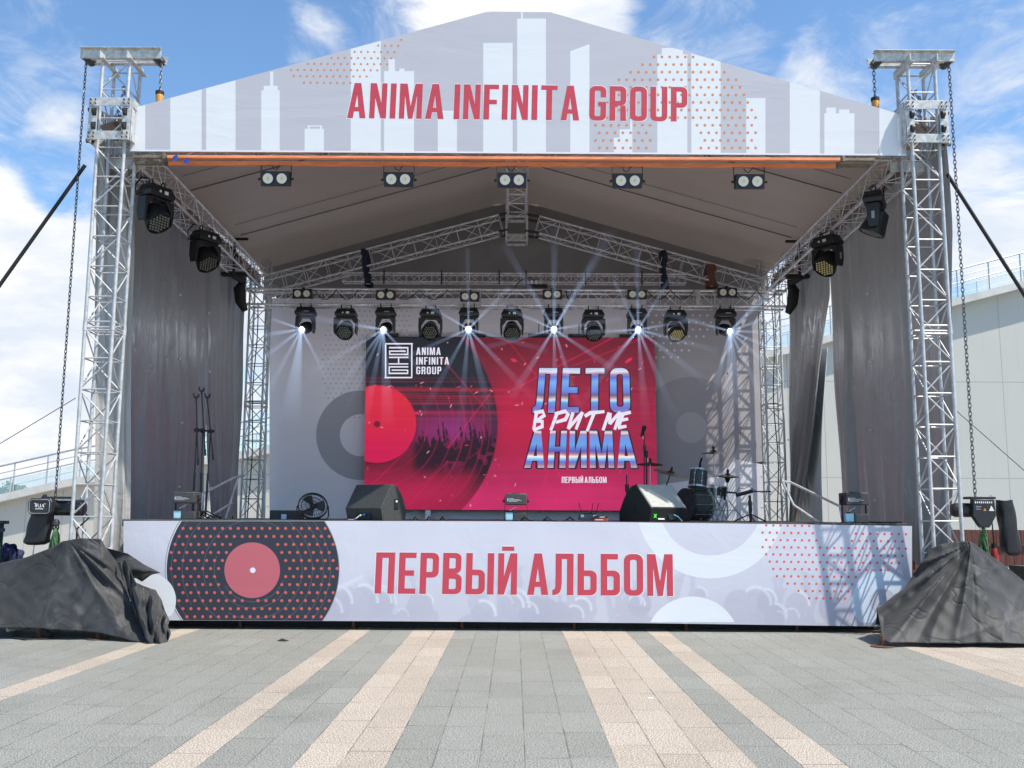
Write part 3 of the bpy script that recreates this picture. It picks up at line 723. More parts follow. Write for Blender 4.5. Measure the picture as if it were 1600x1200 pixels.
# crowd picture as a fine colour grid
NX, NZ = 620, 80
def crowd_cols():
    rnd = np.random.RandomState(4)
    X, Yp = np.meshgrid(np.linspace(190, 1425, NX + 1), np.linspace(815, 976, NZ + 1))
    base = np.zeros((NZ + 1, NX + 1, 3)); base[:] = (.585, .58, .655)
    g_ = np.clip((Yp - 860) / 100, 0, 1)[..., None]
    blot = sum(np.sin(X * f1 + p1) * np.sin(Yp * f2 + p2) for f1, f2, p1, p2 in ((.021, .05, 1, 2), (.043, .031, 3, .5), (.011, .07, 2, 1.2))) / 3
    base = base * (1 - .12 * g_) + .018 * blot[..., None]
    dark = np.zeros_like(X); light = np.zeros_like(X)
    for _ in range(46):       # heads and shoulders
        cx = rnd.uniform(430, 1340); cy = rnd.uniform(930, 968); r = rnd.uniform(9, 24)
        if 585 < cx < 1060: cy = max(cy, 945)
        dd = ((X - cx) / r) ** 2 + ((Yp - cy) / (r * 1.15)) ** 2
        m_ = np.clip((1.0 - dd) * 6, 0, 1); dark = np.maximum(dark, m_ * rnd.uniform(.35, .8))
        sh = ((X - cx) / (r * 2)) ** 2 + ((Yp - cy - r * 2.0) / (r * 1.1)) ** 2; dark = np.maximum(dark, np.clip((1 - sh) * 5, 0, 1) * .5)
        if rnd.rand() < .55:
            ri = np.exp(-((np.sqrt(dd) - 1.03) / .10) ** 2) * (Yp < cy + 2) * (X > cx - r * rnd.uniform(-.2, 1)); light = np.maximum(light, ri * rnd.uniform(.5, 1))
    for _ in range(34):       # raised arms
        cx = rnd.uniform(560, 1330); top = rnd.uniform(888, 930); wdt = rnd.uniform(2.5, 5); lean = rnd.uniform(-.35, .35)
        xx = cx + lean * (Yp - top); m_ = (np.abs(X - xx) < wdt * (.8 + .012 * (Yp - top))) & (Yp > top); dark = np.maximum(dark, m_ * .45)
        for k in range(-2, 3):
            fx = cx + k * wdt * .55 + k * .22 * (top - Yp); m_ = (np.abs(X - fx) < 1.1) & (Yp < top + 2) & (Yp > top - wdt * 2.4 + abs(k) * 1.5); dark = np.maximum(dark, m_ * .40)
    stick = np.exp(-(((Yp - 925) + .55 * (X - 525)) / 4.0) ** 2) * (X > 522) * (X < 566); light = np.maximum(light, stick * .5)
    base = base * (1 - dark[..., None] * np.array((.23, .245, .20))); base = base + light[..., None] * (np.array((.72, .735, .78)) - base) * .8
    return X, Yp, base
CX, CY, CCOL = crowd_cols()
def colgrid(name, mbgrid, cols, mat_, parent, attr='picture'):
    o = obj(name, mbgrid, mat_, parent, True)
    ca = o.data.color_attributes.new(attr, 'FLOAT_COLOR', 'POINT')
    a = np.ones((cols.shape[0] * cols.shape[1], 4), dtype=np.float32); a[:, :3] = cols.reshape(-1, 3); ca.data.foreach_set('color', a.ravel()); return o
def vcmat(name, rough=.55, emit=0, bump=True):
    m = bpy.data.materials.new(name); m.use_nodes = True; t = NT(m.node_tree); b = t.n['Principled BSDF']
    a = t.node('ShaderNodeAttribute', attribute_name='picture'); 
    if emit:
        b.inputs['Base Color'].default_value = (.01, .01, .012, 1); b.inputs['Roughness'].default_value = .6
        t.l.new(a.outputs['Color'], b.inputs['Emission Color']); b.inputs['Emission Strength'].default_value = emit * EM
    else:
        t.l.new(a.outputs['Color'], b.inputs['Base Color']); b.inputs['Roughness'].default_value = rough; b.inputs['Specular IOR Level'].default_value = .3
        if bump:
            geo = t.node('ShaderNodeNewGeometry'); n1 = t.noise(geo.outputs['Position'], 1.6, 4, .55, .8)
            bpn = t.node('ShaderNodeBump'); bpn.inputs['Strength'].default_value = .09; bpn.inputs['Distance'].default_value = .10
            t.l.new(n1, bpn.inputs['Height']); t.l.new(bpn.outputs[0], b.inputs['Normal'])
    return m
colgrid('fabric', sheet(ST, SB, skirtP, NX, NZ), CCOL, vcmat('skirt_crowd_print'), sk)
prints('white_circle_print', [circ(232, 938, 43, 60)], skirtP, .003, SCc, V_WHITE, sk)
prints('ring_print', ringp(1110, 788, 80, 116), skirtP, .003, SCc, V_WHITE, sk)
prints('dome_print', [circ(1082, 1006, 74, 72)], skirtP, .003, SCc, V_WHITE, sk)
prints('disc_ring_print', ringp(1379, 940, 20, 48), skirtP, .0035, SCc, V_BLUE, sk)
vr = MB()
C0 = (395, 890)
prints('record_print', [circ(C0[0], C0[1], 134.5, 120)], skirtP, .003, [(186, 814.2), (620, 814.4), (620, 970.4), (186, 968.6)], V_DARK, sk)
prints('record_rim_print', ringp(C0[0] - 1, C0[1], 135.4, 136.6, 120), skirtP, .005, [(186, 814.2), (620, 814.4), (620, 970.4), (186, 968.6)], V_GREY, sk)
prints('white_circle_front_print', [circ(232, 938, 43, 60)], skirtP, .006, SCc, V_WHITE, sk)
RC = [(186, 814.2), (620, 814.4), (620, 970.4), (186, 968.6)]
grv = []
for r_, a0, a1 in ((50, 20, 150), (60, 30, 200), (77, -40, 120), (77, 160, 300), (93, -60, 170), (110, 150, 320), (110, -50, 60), (121, -70, 70), (127, 120, 250)): grv += ringp(C0[0], C0[1], r_, r_ + .45, 60, a0, a1)
prints('groove_print', grv, skirtP, .005, RC, V_LINE, sk)
prints('label_print', [circ(C0[0] - 1, C0[1] + 1, 43.5, 64)], skirtP, .009, None, V_RED2, sk)
prints('spindle_hole_print', [circ(C0[0], C0[1] + 1, 4.4, 16)], skirtP, .012, None, V_LILAC, sk)
D = []; DR = []
for j in range(13):
    y = 825.6 + 12.55 * j; x = 150 + (6.2 if j % 2 else 0) + .5 * j * 0
    while x < 560:
        dx, dy = x - C0[0], y - C0[1]; rr2 = dx * dx + dy * dy
        if 49 ** 2 < rr2 < 132 ** 2 and (x - 232) ** 2 + (y - 938) ** 2 > 44 ** 2: D.append(circ(x, y, 2.35, 12)); DR += ringp(x, y, 1.15, 1.5, 10)
        x += 12.35
prints('record_dot_print', D, skirtP, .007, RC, V_RDOT, sk); prints('dot_centre_print', DR, skirtP, .009, RC, V_RED, sk)
D = []
poly_r = [(1188, 800), (1268, 800), (1285, 850), (1320, 850), (1338, 828), (1420, 828), (1412, 888), (1345, 898), (1328, 940), (1262, 940), (1205, 895), (1190, 850)]
def inpoly(x, y, P_):
    c = False
    for i in range(len(P_)):
        a, b = P_[i], P_[i - 1]
        if (a[1] > y) != (b[1] > y) and x < (b[0] - a[0]) * (y - a[1]) / (b[1] - a[1]) + a[0]: c = not c
    return c
for j in range(12):
    y0_ = 821.5 + 11.3 * j; x = 1130 + (5.6 if j % 2 else 0)
    while x < 1424:
        y = y0_ + (x - 1250) * .012
        if inpoly(x, y, poly_r): D.append(circ(x, y, 2.0, 10))
        x += 11.2
prints('dot_print', D, skirtP, .007, SCc, V_RDOT, sk)
lettering('ПЕРВЫЙ АЛЬБОМ', [(588, 863), (1051, 866), (1052, 931.5), (585, 927.5)], skirtP, .013, V_RED, 'lettering', sk, gap=.085, space=.22)
lettering('ПЕРВЫЙ АЛЬБОМ', [(586.6, 861.8), (1052.4, 864.8), (1053.4, 932.7), (583.6, 928.7)], skirtP, .0105, V_WHITE, 'letter_edging', sk, gap=.085, space=.22)

for bn in (hb_, sk):
    fab = next(c for c in bn.children if c.name.startswith('fabric')); absorb(fab, [c for c in bn.children if '_print' in c.name or c.name.startswith('hem')])
# ------------------------------------------------------------------ roof
zb = on(805, 243, Y=BYF).z                     # banner hem height
zr = on(805, 22, Y=BYF).z; ze = on(205, 172, Y=BYF).z; xe = on(205, 172, Y=BYF).x
slope = (zr - ze) / abs(xe + .45)
print('zb', zb, 'ridge', zr, 'eave', ze, xe)
roofm = mat('roof_membrane', (.235, .198, .178), .55, 0, .6, .10, bump=.25, bscale=1.5, stretch=(.4, 1, 1))
RB = 22.9
def translucent(m, col):
    """thin PVC lets a little daylight through"""
    t = NT(m.node_tree); o = next(n for n in t.n if n.type == 'OUTPUT_MATERIAL'); b = t.n['Principled BSDF']
    tr = t.node('ShaderNodeBsdfTranslucent'); tr.inputs[0].default_value = (*col, 1); a = t.node('ShaderNodeAddShader'); t.l.new(b.outputs[0], a.inputs[0]); t.l.new(tr.outputs[0], a.inputs[1]); t.l.new(a.outputs[0], o.inputs[0])
translucent(roofm, (.026, .021, .018))
roof = thing('roof_canopy', 'grey brown PVC roof membrane stretched over the stage trusses', 'roof', (0, 18, ze))
def roofz(x, y=0): return zr - .07 - max(0, abs(x) - .45) * slope + max(0, y - 15) * .035
rmb = MB()
def rfn(u, v):
    x = -6.22 + 12.44 * u; y = BYF + .06 + (RB - BYF) * v
    return (x, y, roofz(x, y) - .05 * math.sin(PI * ((v * 3) % 1)) * (abs(x) > .5) * .6)
rmb.grid(rfn, 52, 36)
obj('membrane', rmb, roofm, roof, True)
SEAM = mat('membrane_seam', (.12, .11, .115), .6)
for v in (1 / 3, 2 / 3):
    y = BYF + .06 + (RB - BYF) * v
    for sg in (-1, 1):
        obj('keder_rail', MB().tube((sg * .4, y, roofz(.4, y) - .04), (sg * 5.9, y, roofz(5.9, y) - .04), .013, 8), SEAM, roof, True)
        obj('seam', MB().box(((sg * 3.4), y - .75, (roofz(3.4, y - .75)) - .05), (5.0, .02, .004), Matrix.Rotation(math.atan(slope) * sg, 3, 'Y')), SEAM, roof, True, smooth=False)
for sg in (-1, 1):   # side valances hanging at the eaves
    obj('valance', MB().box((sg * 6.23, 18.4, roofz(6.23) - .08), (.012, 8.6, .34)), roofm, roof, True, smooth=False)

# gable fabric closing the rear above the backdrop
GAB = mat('rear_gable_cloth', (.25, .24, .245), .6, 0, 1.0, .1, bump=.2, bscale=1.2)
gz = on(805, 500, Y=23.0).z
gb_ = MB(); n = 40
for i in range(n + 1):
    x = -6.2 + 12.4 * i / n; gb_.v += [Vector((x, 22.88, gz if abs(x) < 5.7 else roofz(x) - .5)), Vector((x, 22.88, roofz(x, 22.8) - .0))]
gb_.f = [(2 * i, 2 * i + 2, 2 * i + 3, 2 * i + 1) for i in range(n)]
tag(obj('gable_cloth', gb_, GAB, smooth=False, solid=.01), 'grey cloth triangle closing the rear gable above the lighting truss', 'cloth')

# eave side trusses
for sgn, nm in ((-1, 'left'), (1, 'right')):
    X = (tx[sgn] + rx[sgn]) / 2; z = on(385 if sgn < 0 else 1232, 428, Y=RY).z
    zc = (on(397, 425, Y=22).z + on(397, 460, Y=22).z) / 2 + .02
    e = thing('eave_truss', f'box truss running front to back under the {nm} roof edge', 'truss', (tx[sgn], 18, zc), group='side eave trusses')
    truss(e, (tx[sgn] - sgn * .05, TY + .3, zb + .16), (rx[sgn] - sgn * .02, RY - .25, zb + .16), .46, (0, 0, 1), .5, .025, .009, ALUD)
EZ = zb + .16
# banner truss across the front
ft = thing('front_truss', 'flat aluminium truss across the roof front behind the gable banner', 'truss', (0, TY, zb + .1))
truss(ft, (tx[-1] + .35, TY + .04, zb + .20), (tx[1] - .35, TY + .04, zb + .20), .30, (0, 0, 1), .55, .024, .009, ALU)
gt = thing('gable_front_truss', 'pair of sloping trusses behind the gable banner carrying the roof edge', 'truss', (0, TY, zr))
for sgn in (-1, 1):
    truss(gt, (tx[sgn] - sgn * .4, TY + .04, roofz(5.7) - .22), (sgn * .3, TY + .04, roofz(.5) - .22), .29, (0, 0, 1), .5, .024, .009, ALU)
# two orange beams
BROWNP = mat('weathered_clamp', (.20, .16, .12), .6, .2, 12, .3)
for i, (pa, pb, yy) in enumerate((((262, 247), (1312, 254.5), TY - .16), ((264, 249), (1305, 260.5), TY + .16))):
    a = on(*pa, Y=yy); b = on(*pb, Y=yy)
    a = on(pa[0], 246.5 if i == 0 else 250.5, Y=yy); b = on(pb[0], 252.5 if i == 0 else 260, Y=yy)
    a.z = b.z = (on(800, 247.6, Y=yy).z if i == 0 else on(800, 257.3, Y=yy).z)
    o = thing('orange_beam', ('front' if i == 0 else 'rear') + ' one of two long orange beams under the gable banner', 'beam', tuple((a + b) / 2), group='orange beams under the banner')
    o['label'] = 'upper orange beam tight against the banner hem' if i == 0 else 'lower orange beam from which the front blinder lamps hang'
    bm = MB().box((a + b) / 2, ((b - a).length, .06, .042 if i == 0 else .062)); obj('beam', bm, ORANGE, o, True, smooth=False, bevel=.004)
    for q in (a, b):
        obj('end_clamp', MB().box(q + Vector((math.copysign(.26, q.x), 0, .0)), (.5, .045, .04)).box(q + Vector((math.copysign(.05, q.x), -.0, .01)), (.035, .08, .09)), BROWNP, o, True, bevel=.003)
for px, py in ((288, 249), (271, 262 - 18)):
    p = on(px, py, Y=TY - .22)
    k = tag(obj('tape_flag', MB().add([p + Vector(v) for v in ((0, 0, 0), (.06, -.01, .02), (.07, .0, -.05), (.02, -.012, -.08), (-.01, 0, -.05))], [(0, 1, 2, 3, 4)]), mat('blue_tape', (.01, .06, .35), .6), smooth=False, solid=.002), 'blue tape scrap at the left end of the orange beam' if px == 288 else 'smaller blue tape scrap just under the banner hem corner', 'tape')

# ridge truss, rear rafters and apex block
RFY = 21.7
zr0 = on(800, 336, Y=RFY).z; zr1 = on(800, 379, Y=RFY).z; rc = (zr0 + zr1) / 2
rt = thing('ridge_truss', 'dark box truss running front to back under the roof ridge', 'truss', (0, 18, roofz(0) - .25))
truss(rt, (.02, TY + .25, roofz(0) - .27), (.02, RFY + .1, roofz(0) - .27), .46, (0, 0, 1), .62, .027, .010, ALUD)
ab = thing('apex_block', 'square apex corner block joining the rear rafters at the ridge', 'truss block', (.02, RFY, rc))
am = MB(); hw = .24; hh = (zr0 - zr1) / 2
for sx in (-1, 1):
    for sy in (-1, 1): am.tube((.02 + sx * hw, RFY + sy * .2, rc - hh), (.02 + sx * hw, RFY + sy * .2, rc + hh + .3), .026, 8)
for z in (rc - hh, rc - hh + .12, rc + hh - .1):
    for sy in (-1, 1): am.box((.02, RFY + sy * .2, z), (2 * hw - .052, .04, .05))
    for sx in (-1, 1): am.box((.02 + sx * hw, RFY, z), (.04, .348, .05))
obj('block_frame', am, ALUD, ab, True)
obj('hinge_plate', MB().box((.02, RFY - .23, rc - hh + .06), (.36, .012, .14)), GALV, ab, True)
for sgn, nm in ((-1, 'left'), (1, 'right')):
    pa = on(783 if sgn < 0 else 839, 352 if sgn < 0 else 354, Y=RFY); pb = on(440 if sgn < 0 else 1165, 441 if sgn < 0 else 444, Y=RFY)
    pb = pb + (pb - pa).normalized() * .45
    ra = thing('rear_rafter', f'sloping rear roof truss falling from the ridge to the {nm} eave', 'truss', tuple(pa), group='rear rafters')
    truss(ra, pa, pb, .44, (0, 0, 1), .52, .022, .009, ALUD, ALUD)
    for (qx, qy) in ((pa.x - sgn * .18, pa.z),):
        cps = MB().tube((pa.x + sgn * .05, RFY - .2, pa.z + .185), (.02 + sgn * .2, RFY - .2, pa.z + .235), .03, 8).tube((pa.x + sgn * .05, RFY - .2, pa.z - .21), (.02 + sgn * .2, RFY - .2, pa.z - .165), .03, 8).tube((pa.x + sgn * .05, RFY + .2, pa.z + .185), (.02 + sgn * .2, RFY + .2, pa.z + .235), .03, 8).tube((pa.x + sgn * .05, RFY + .2, pa.z - .21), (.02 + sgn * .2, RFY + .2, pa.z - .165), .03, 8)
        for k in range(4):
            one = MB(); one.v = cps.v[16 * k:16 * k + 16]; one.f = cps.f[:10]; obj('coupler', one, BLACKP, ra, True)

# rear lighting truss and the thinner one behind it
LY = 21.0
za = on(800, 451, Y=LY - .17).z; zc_ = on(800, 479, Y=LY - .17).z
lt = thing('lighting_truss', 'long horizontal box truss across the stage carrying the moving lights', 'truss', (0, LY, (za + zc_) / 2))
LX0, LX1 = on(388, 460, Y=LY).x, on(1226, 462, Y=LY).x
truss(lt, (LX0, LY, (za + zc_) / 2), (LX1, LY, (za + zc_) / 2), .40, (0, 0, 1), .4, .024, .008, ALUD)
obj('splice_plate', MB().box((on(1088, 465, Y=LY).x, LY - .2, (za + zc_) / 2), (.10, .05, .36)), GALV, lt, True)
kl = MB()
z2 = on(800, 442, Y=22.0).z
lt2 = thing('cable_truss', 'thinner truss behind the lighting truss in front of the rear gable cloth', 'truss', (0, 21.7, z2))
truss(lt2, (on(537, 440, Y=21.7).x, 21.62, z2), (on(1070, 442, Y=21.7).x, 21.62, z2), .24, (0, 0, 1), .3, .018, .007, ALUD)
for px in (600, 690, 780, 822, 915, 1003):
    p = on(px, 440, Y=21.5); obj('hanger', MB().box((p.x, 21.48, z2 + .0), (.03, .03, .34)), STEELD, lt2, True)
print('lighting z', za, zc_, 'rear rafter', rc, 'deck', DZ)
# corner gear: black cloth wraps and sleeves at both truss corners
for sgn, nm in ((-1, 'left'), (1, 'right')):
    cx_ = LX0 - .02 if sgn < 0 else LX1 + .02
    w_ = thing('cable_wrap', f'black padded cable wrap at the {nm} end of the lighting truss', 'cable wrap', (cx_, LY - .3, za), group='black cable wraps')
    obj('padding', MB().path([(cx_ - sgn * .05, LY - .3, zc_ - .15), (cx_ + sgn * .05, LY - .32, zc_ + .05), (cx_ + sgn * .10, LY - .3, za - .05), (cx_ + sgn * .02, LY - .35, za + .12), (cx_ + sgn * .2, LY - .9, za + .16)], [.07, .12, .13, .09, .05], 10).box((cx_ + sgn * .18, LY - .8, za + .14), (.75, .14, .08)), BLACKR, w_, True)
    obj('bracket', MB().box((cx_ - sgn * .0, LY - 1.1, za + .45), (.05, .05, .75)).box((cx_ - sgn * .13, LY - 1.1, za + .84), (.3, .05, .05)).tube((cx_ - sgn * .12, LY - 1.1, za + .4), (cx_ + sgn * .15, LY - 1.1, za + .75), .025, 6), BLACKP, w_, True)
for px, lab, m_, wd, (y0, y1) in ((567, 'dark blue cloth wrapped round the left rear rafter', BLUEBK, .17, (388, 442)), (1038, 'dark blue cloth wrapped round the right rear rafter', BLUEBK, .15, (390, 447)), (1112, 'brown cloth hanging over the right rear rafter', mat('brown_cloth', (.17, .085, .05), .8, 0, 4, .2, bump=.3), .24, (412, 446))):
    a = on(px, y0, Y=RFY - .3); b = on(px + (3 if px > 1000 else 6), y1, Y=RFY - .3)
    o = thing('cloth_wrap', lab, 'cloth', tuple(b), group='cloths on the rear rafters')
    def cf(u, v, a=a, b=b, wd=wd):
        ang = u * 2 * PI; c = a.lerp(b, v); return c + Vector((math.cos(ang) * wd / 2 * (1 + .15 * math.sin(v * 7 + 1)), math.sin(ang) * .26 + .28, 0)) + Vector((.02 * math.sin(v * 9), 0, 0))
    obj('cloth', MB().grid(cf, 18, 10), m_, o, True, solid=.01)
# ------------------------------------------------------------------ side curtains
def curtainmat(name, col):
    m = bpy.data.materials.new(name); m.use_nodes = True; t = NT(m.node_tree); b = t.n['Principled BSDF']
    geo = t.node('ShaderNodeNewGeometry')
    mp = t.node('ShaderNodeMapping'); t.l.new(geo.outputs['Position'], mp.inputs[0]); mp.inputs['Scale'].default_value = (1, 1, .22)
    n1 = t.noise(mp.outputs[0], 1.8, 3, .5, .8); n2 = t.noise(geo.outputs['Position'], 5, 5, .6, 1.2); n3 = t.noise(geo.outputs['Position'], .5, 4, .6)
    bpn = t.node('ShaderNodeBump'); mp2 = t.node('ShaderNodeMapping'); t.l.new(geo.outputs['Position'], mp2.inputs[0]); mp2.inputs['Scale'].default_value = (1, 1, .06); rg = t.m('MINIMUM', t.m('ABSOLUTE', t.m('SUBTRACT', t.noise(mp2.outputs[0], 1.5, 1, .4, .3), .5)), .03)
    bpn.inputs['Strength'].default_value = .8; bpn.inputs['Distance'].default_value = .09
    t.l.new(t.m('SUBTRACT', t.m('ADD', n1, t.m('MULTIPLY', n2, .22)), t.m('MULTIPLY', rg, 3.0)), bpn.inputs['Height']); t.l.new(bpn.outputs[0], b.inputs['Normal'])
    t.l.new(t.mix(n3, tuple(c * .82 for c in col), tuple(c * 1.15 for c in col)), b.inputs['Base Color'])
    t.l.new(t.m('ADD', t.m('MULTIPLY', n2, .3), .18), b.inputs['Roughness']); b.inputs['Specular IOR Level'].default_value = .8
    return m
CUR = curtainmat('curtain_grey_pvc', (.225, .22, .226)); CURL = curtainmat('curtain_sunlit_pvc', (.36, .35, .335))  # second one: same cloth, sunlight put into a paler base colour
for m_ in (CUR, CURL): translucent(m_, (.026, .026, .026))
TIE = mat('white_tie', (.8, .8, .8), .4)
def curtain(label, X, top, bot, folds=7, amp=.05, seed=1, m=None, tilt=0, group=None, Yp=None, ties=(), bulge=0, pinch=0):
    """hangs in the plane x = X between pixel edges top=((px,py),(px,py)) and bot; both resolved on that plane"""
    t0, t1 = [on(*p, X=X) if Yp is None else Yp.at(*p) for p in top]; b0, b1 = [on(*p, X=X) if Yp is None else Yp.at(*p) for p in bot]
    if Yp is None: t0.z = max(t0.z, roofz(6.2, t0.y) + .22); t1.z = max(t1.z, roofz(6.2, t1.y) + .22)
    rnd = random.Random(seed); ph = [(rnd.uniform(2, 9) * folds / 7, rnd.uniform(0, 6), rnd.uniform(.3, 1)) for _ in range(6)]
    s = 1 if X > 0 else -1
    def fn(u, v):
        a = t0.lerp(t1, u); b = b0.lerp(b1, u); p = a.lerp(b, v)
        if pinch: p.y = a.y + (b.y - a.y) * (v * .25 / pinch if v < pinch and False else max(0, (v - pinch) / (1 - pinch)))
        w_ = sum(k * math.sin(f * PI * u * 2 + q + .8 * math.sin(v * 3 + q)) for f, q, k in ph) / 3
        q = amp * w_ * (.35 + .75 * v) + .02 * math.sin(v * 11 + u * 5) + bulge * math.sin(PI * v) * u
        if Yp is None: p.x = X + s * q
        else: p += Yp.n * q
        return p
    o = thing('side_curtain', label, 'curtain', tuple(b0), group=group)
    mb = MB().grid(fn, 90, 60); obj('curtain', mb, m or CUR, o, True)
    for u in ties:
        for k in range(5):
            p = fn(u, .12 + .19 * k); obj('tie', MB().box(p + Vector((-s * .03, 0, 0)), (.02, .07, .03)), TIE, o, True, smooth=False)
    return o
CX1 = 5.93
gr = 'grey side curtains hung from the eave trusses'
# left: front panel, rear panel, front return panel outside
yb_ = 818
curtain('wide grey PVC curtain covering the front half of the left side', -CX1 - .42, ((168, 200), (329, 366)), ((176, 835), (322, yb_)), 8, .09, 3, group=gr, ties=(.62,))
curtain('narrow grey PVC curtain at the rear of the left side beside the tower gap', -CX1 - .45, ((317, 350), (386, 436)), ((331, yb_), (368, yb_)), 6, .08, 8, group=gr, ties=(.03,))
curtain('grey outer curtain coloured as sunlit, showing behind the left tower legs', -6.4, ((150, 215), (212, 215)), ((146, 890), (202, 890)), 5, .035, 11, m=CURL, group=gr, Yp=Plane((-6.3, 14.45, 0), (.75, -.66, 0)))
curtain('wide grey PVC curtain from behind the right tower legs to the triangular gap', CX1 + .42, ((1474, 205), (1292, 362)), ((1483, 900), (1317, 830)), 10, .10, 21, pinch=.26, group=gr, ties=(.62,))
curtain('crumpled glossy curtain with a pulled-back edge beside the triangular gap', CX1 + .45, ((1295, 366), (1231, 440)), ((1245, 822), (1235, 822)), 12, .10, 25, pinch=.26, group=gr, ties=(.95,))
# the pulled-back blue-grey lining inside the gap
ln = thing('curtain_lining', 'pale bluish lining folded back in the triangular gap of the right curtain', 'curtain', tuple(on(1262, 815, X=6.6)))
la, lb, lc, ld = on(1276, 540, X=6.55), on(1291, 545, X=6.55), on(1284, 818, X=6.62), on(1234, 818, X=6.62)
obj('curtain', MB().grid(lambda u, v: Vector(la.lerp(lb, u).lerp(ld.lerp(lc, u), v)) + Vector((.05 * math.sin(u * 9 + v * 4), 0, 0)), 20, 40), curtainmat('lining', (.40, .46, .50)), ln, True, solid=.006)

# ------------------------------------------------------------------ printed backdrop
BKY = 22.78
bkP = Plane((0, BKY, 3), (0, -1, 0))
bk = thing('printed_backdrop', 'pale lilac fabric backdrop with grey rings and dots behind the screen', 'backdrop', (0, BKY, DZ))
bk['kind'] = 'thing'
BC = [(421, 466), (1186, 466), (1200, 822), (413, 822)]
obj('fabric', sheet([(421, 466), (1186, 466)], [(413, 822), (1200, 822)], bkP, 60, 30), V_BACK, bk, True)
prints('ring_print', ringp(564, 680, 33, 70), bkP, .004, BC, V_GREY2, bk)
prints('ring_print', ringp(464, 802, 17, 37), bkP, .004, BC, V_BACKL, bk)
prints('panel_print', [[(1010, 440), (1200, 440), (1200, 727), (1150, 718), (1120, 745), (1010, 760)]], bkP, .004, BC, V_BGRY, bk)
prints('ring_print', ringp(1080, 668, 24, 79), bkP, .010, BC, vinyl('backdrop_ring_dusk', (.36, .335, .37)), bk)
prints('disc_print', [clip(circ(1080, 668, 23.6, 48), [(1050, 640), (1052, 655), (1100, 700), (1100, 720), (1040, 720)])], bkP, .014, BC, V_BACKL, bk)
prints('ring_print', ringp(1190, 790, 62, 68), bkP, .004, BC, V_BACKL, bk); prints('disc_print', [circ(1190, 790, 61.6, 60)], bkP, .004, BC, V_BACKL, bk)
D = []
for j in range(24):
    y = 486 + 7.55 * j; x = 480 + (4.1 if j % 2 else 0)
    while x < 640:
        lim = 500 + abs(y - 570) ** 2 * .0035
        if x > lim and not (y > 655): D.append(circ(x, y, 1.1, 7))
        x += 8.2
prints('dot_print', D, bkP, .012, BC, V_GDOT, bk)
D = []
for j in range(8):
    y = 482 + 10.9 * j; x = 860 + (5.8 if j % 2 else 0)
    while x < 1140:
        if x < 1128 - 1.5 * max(0, y - 500) * (y > 520) * .7: D.append(circ(x, y, 1.8, 10))
        x += 11.4
prints('dot_print', D, bkP, .018, BC, V_BACKL, bk)
absorb(next(c for c in bk.children if c.name.startswith('fabric')), [c for c in bk.children if '_print' in c.name])
for px in (413, 1200):
    a, b = on(px - 1, 822, Y=BKY + .03), on(px + (6 if px < 800 else -12), 470, Y=BKY + .03)
    obj('frame_pole', MB().tube((a.x, a.y, DZ), (b.x, b.y, 6.9), .03, 8), ALU, bk, True)
tie_ = MB()
for k in range(14):
    p = on(417, 480 + 24 * k, Y=BKY); q = on(1192, 480 + 24 * k, Y=BKY)
    tie_.box(p, (.09, .015, .015)).box(q, (.09, .015, .015))
obj('lace', tie_, TIE, bk, True, smooth=False)

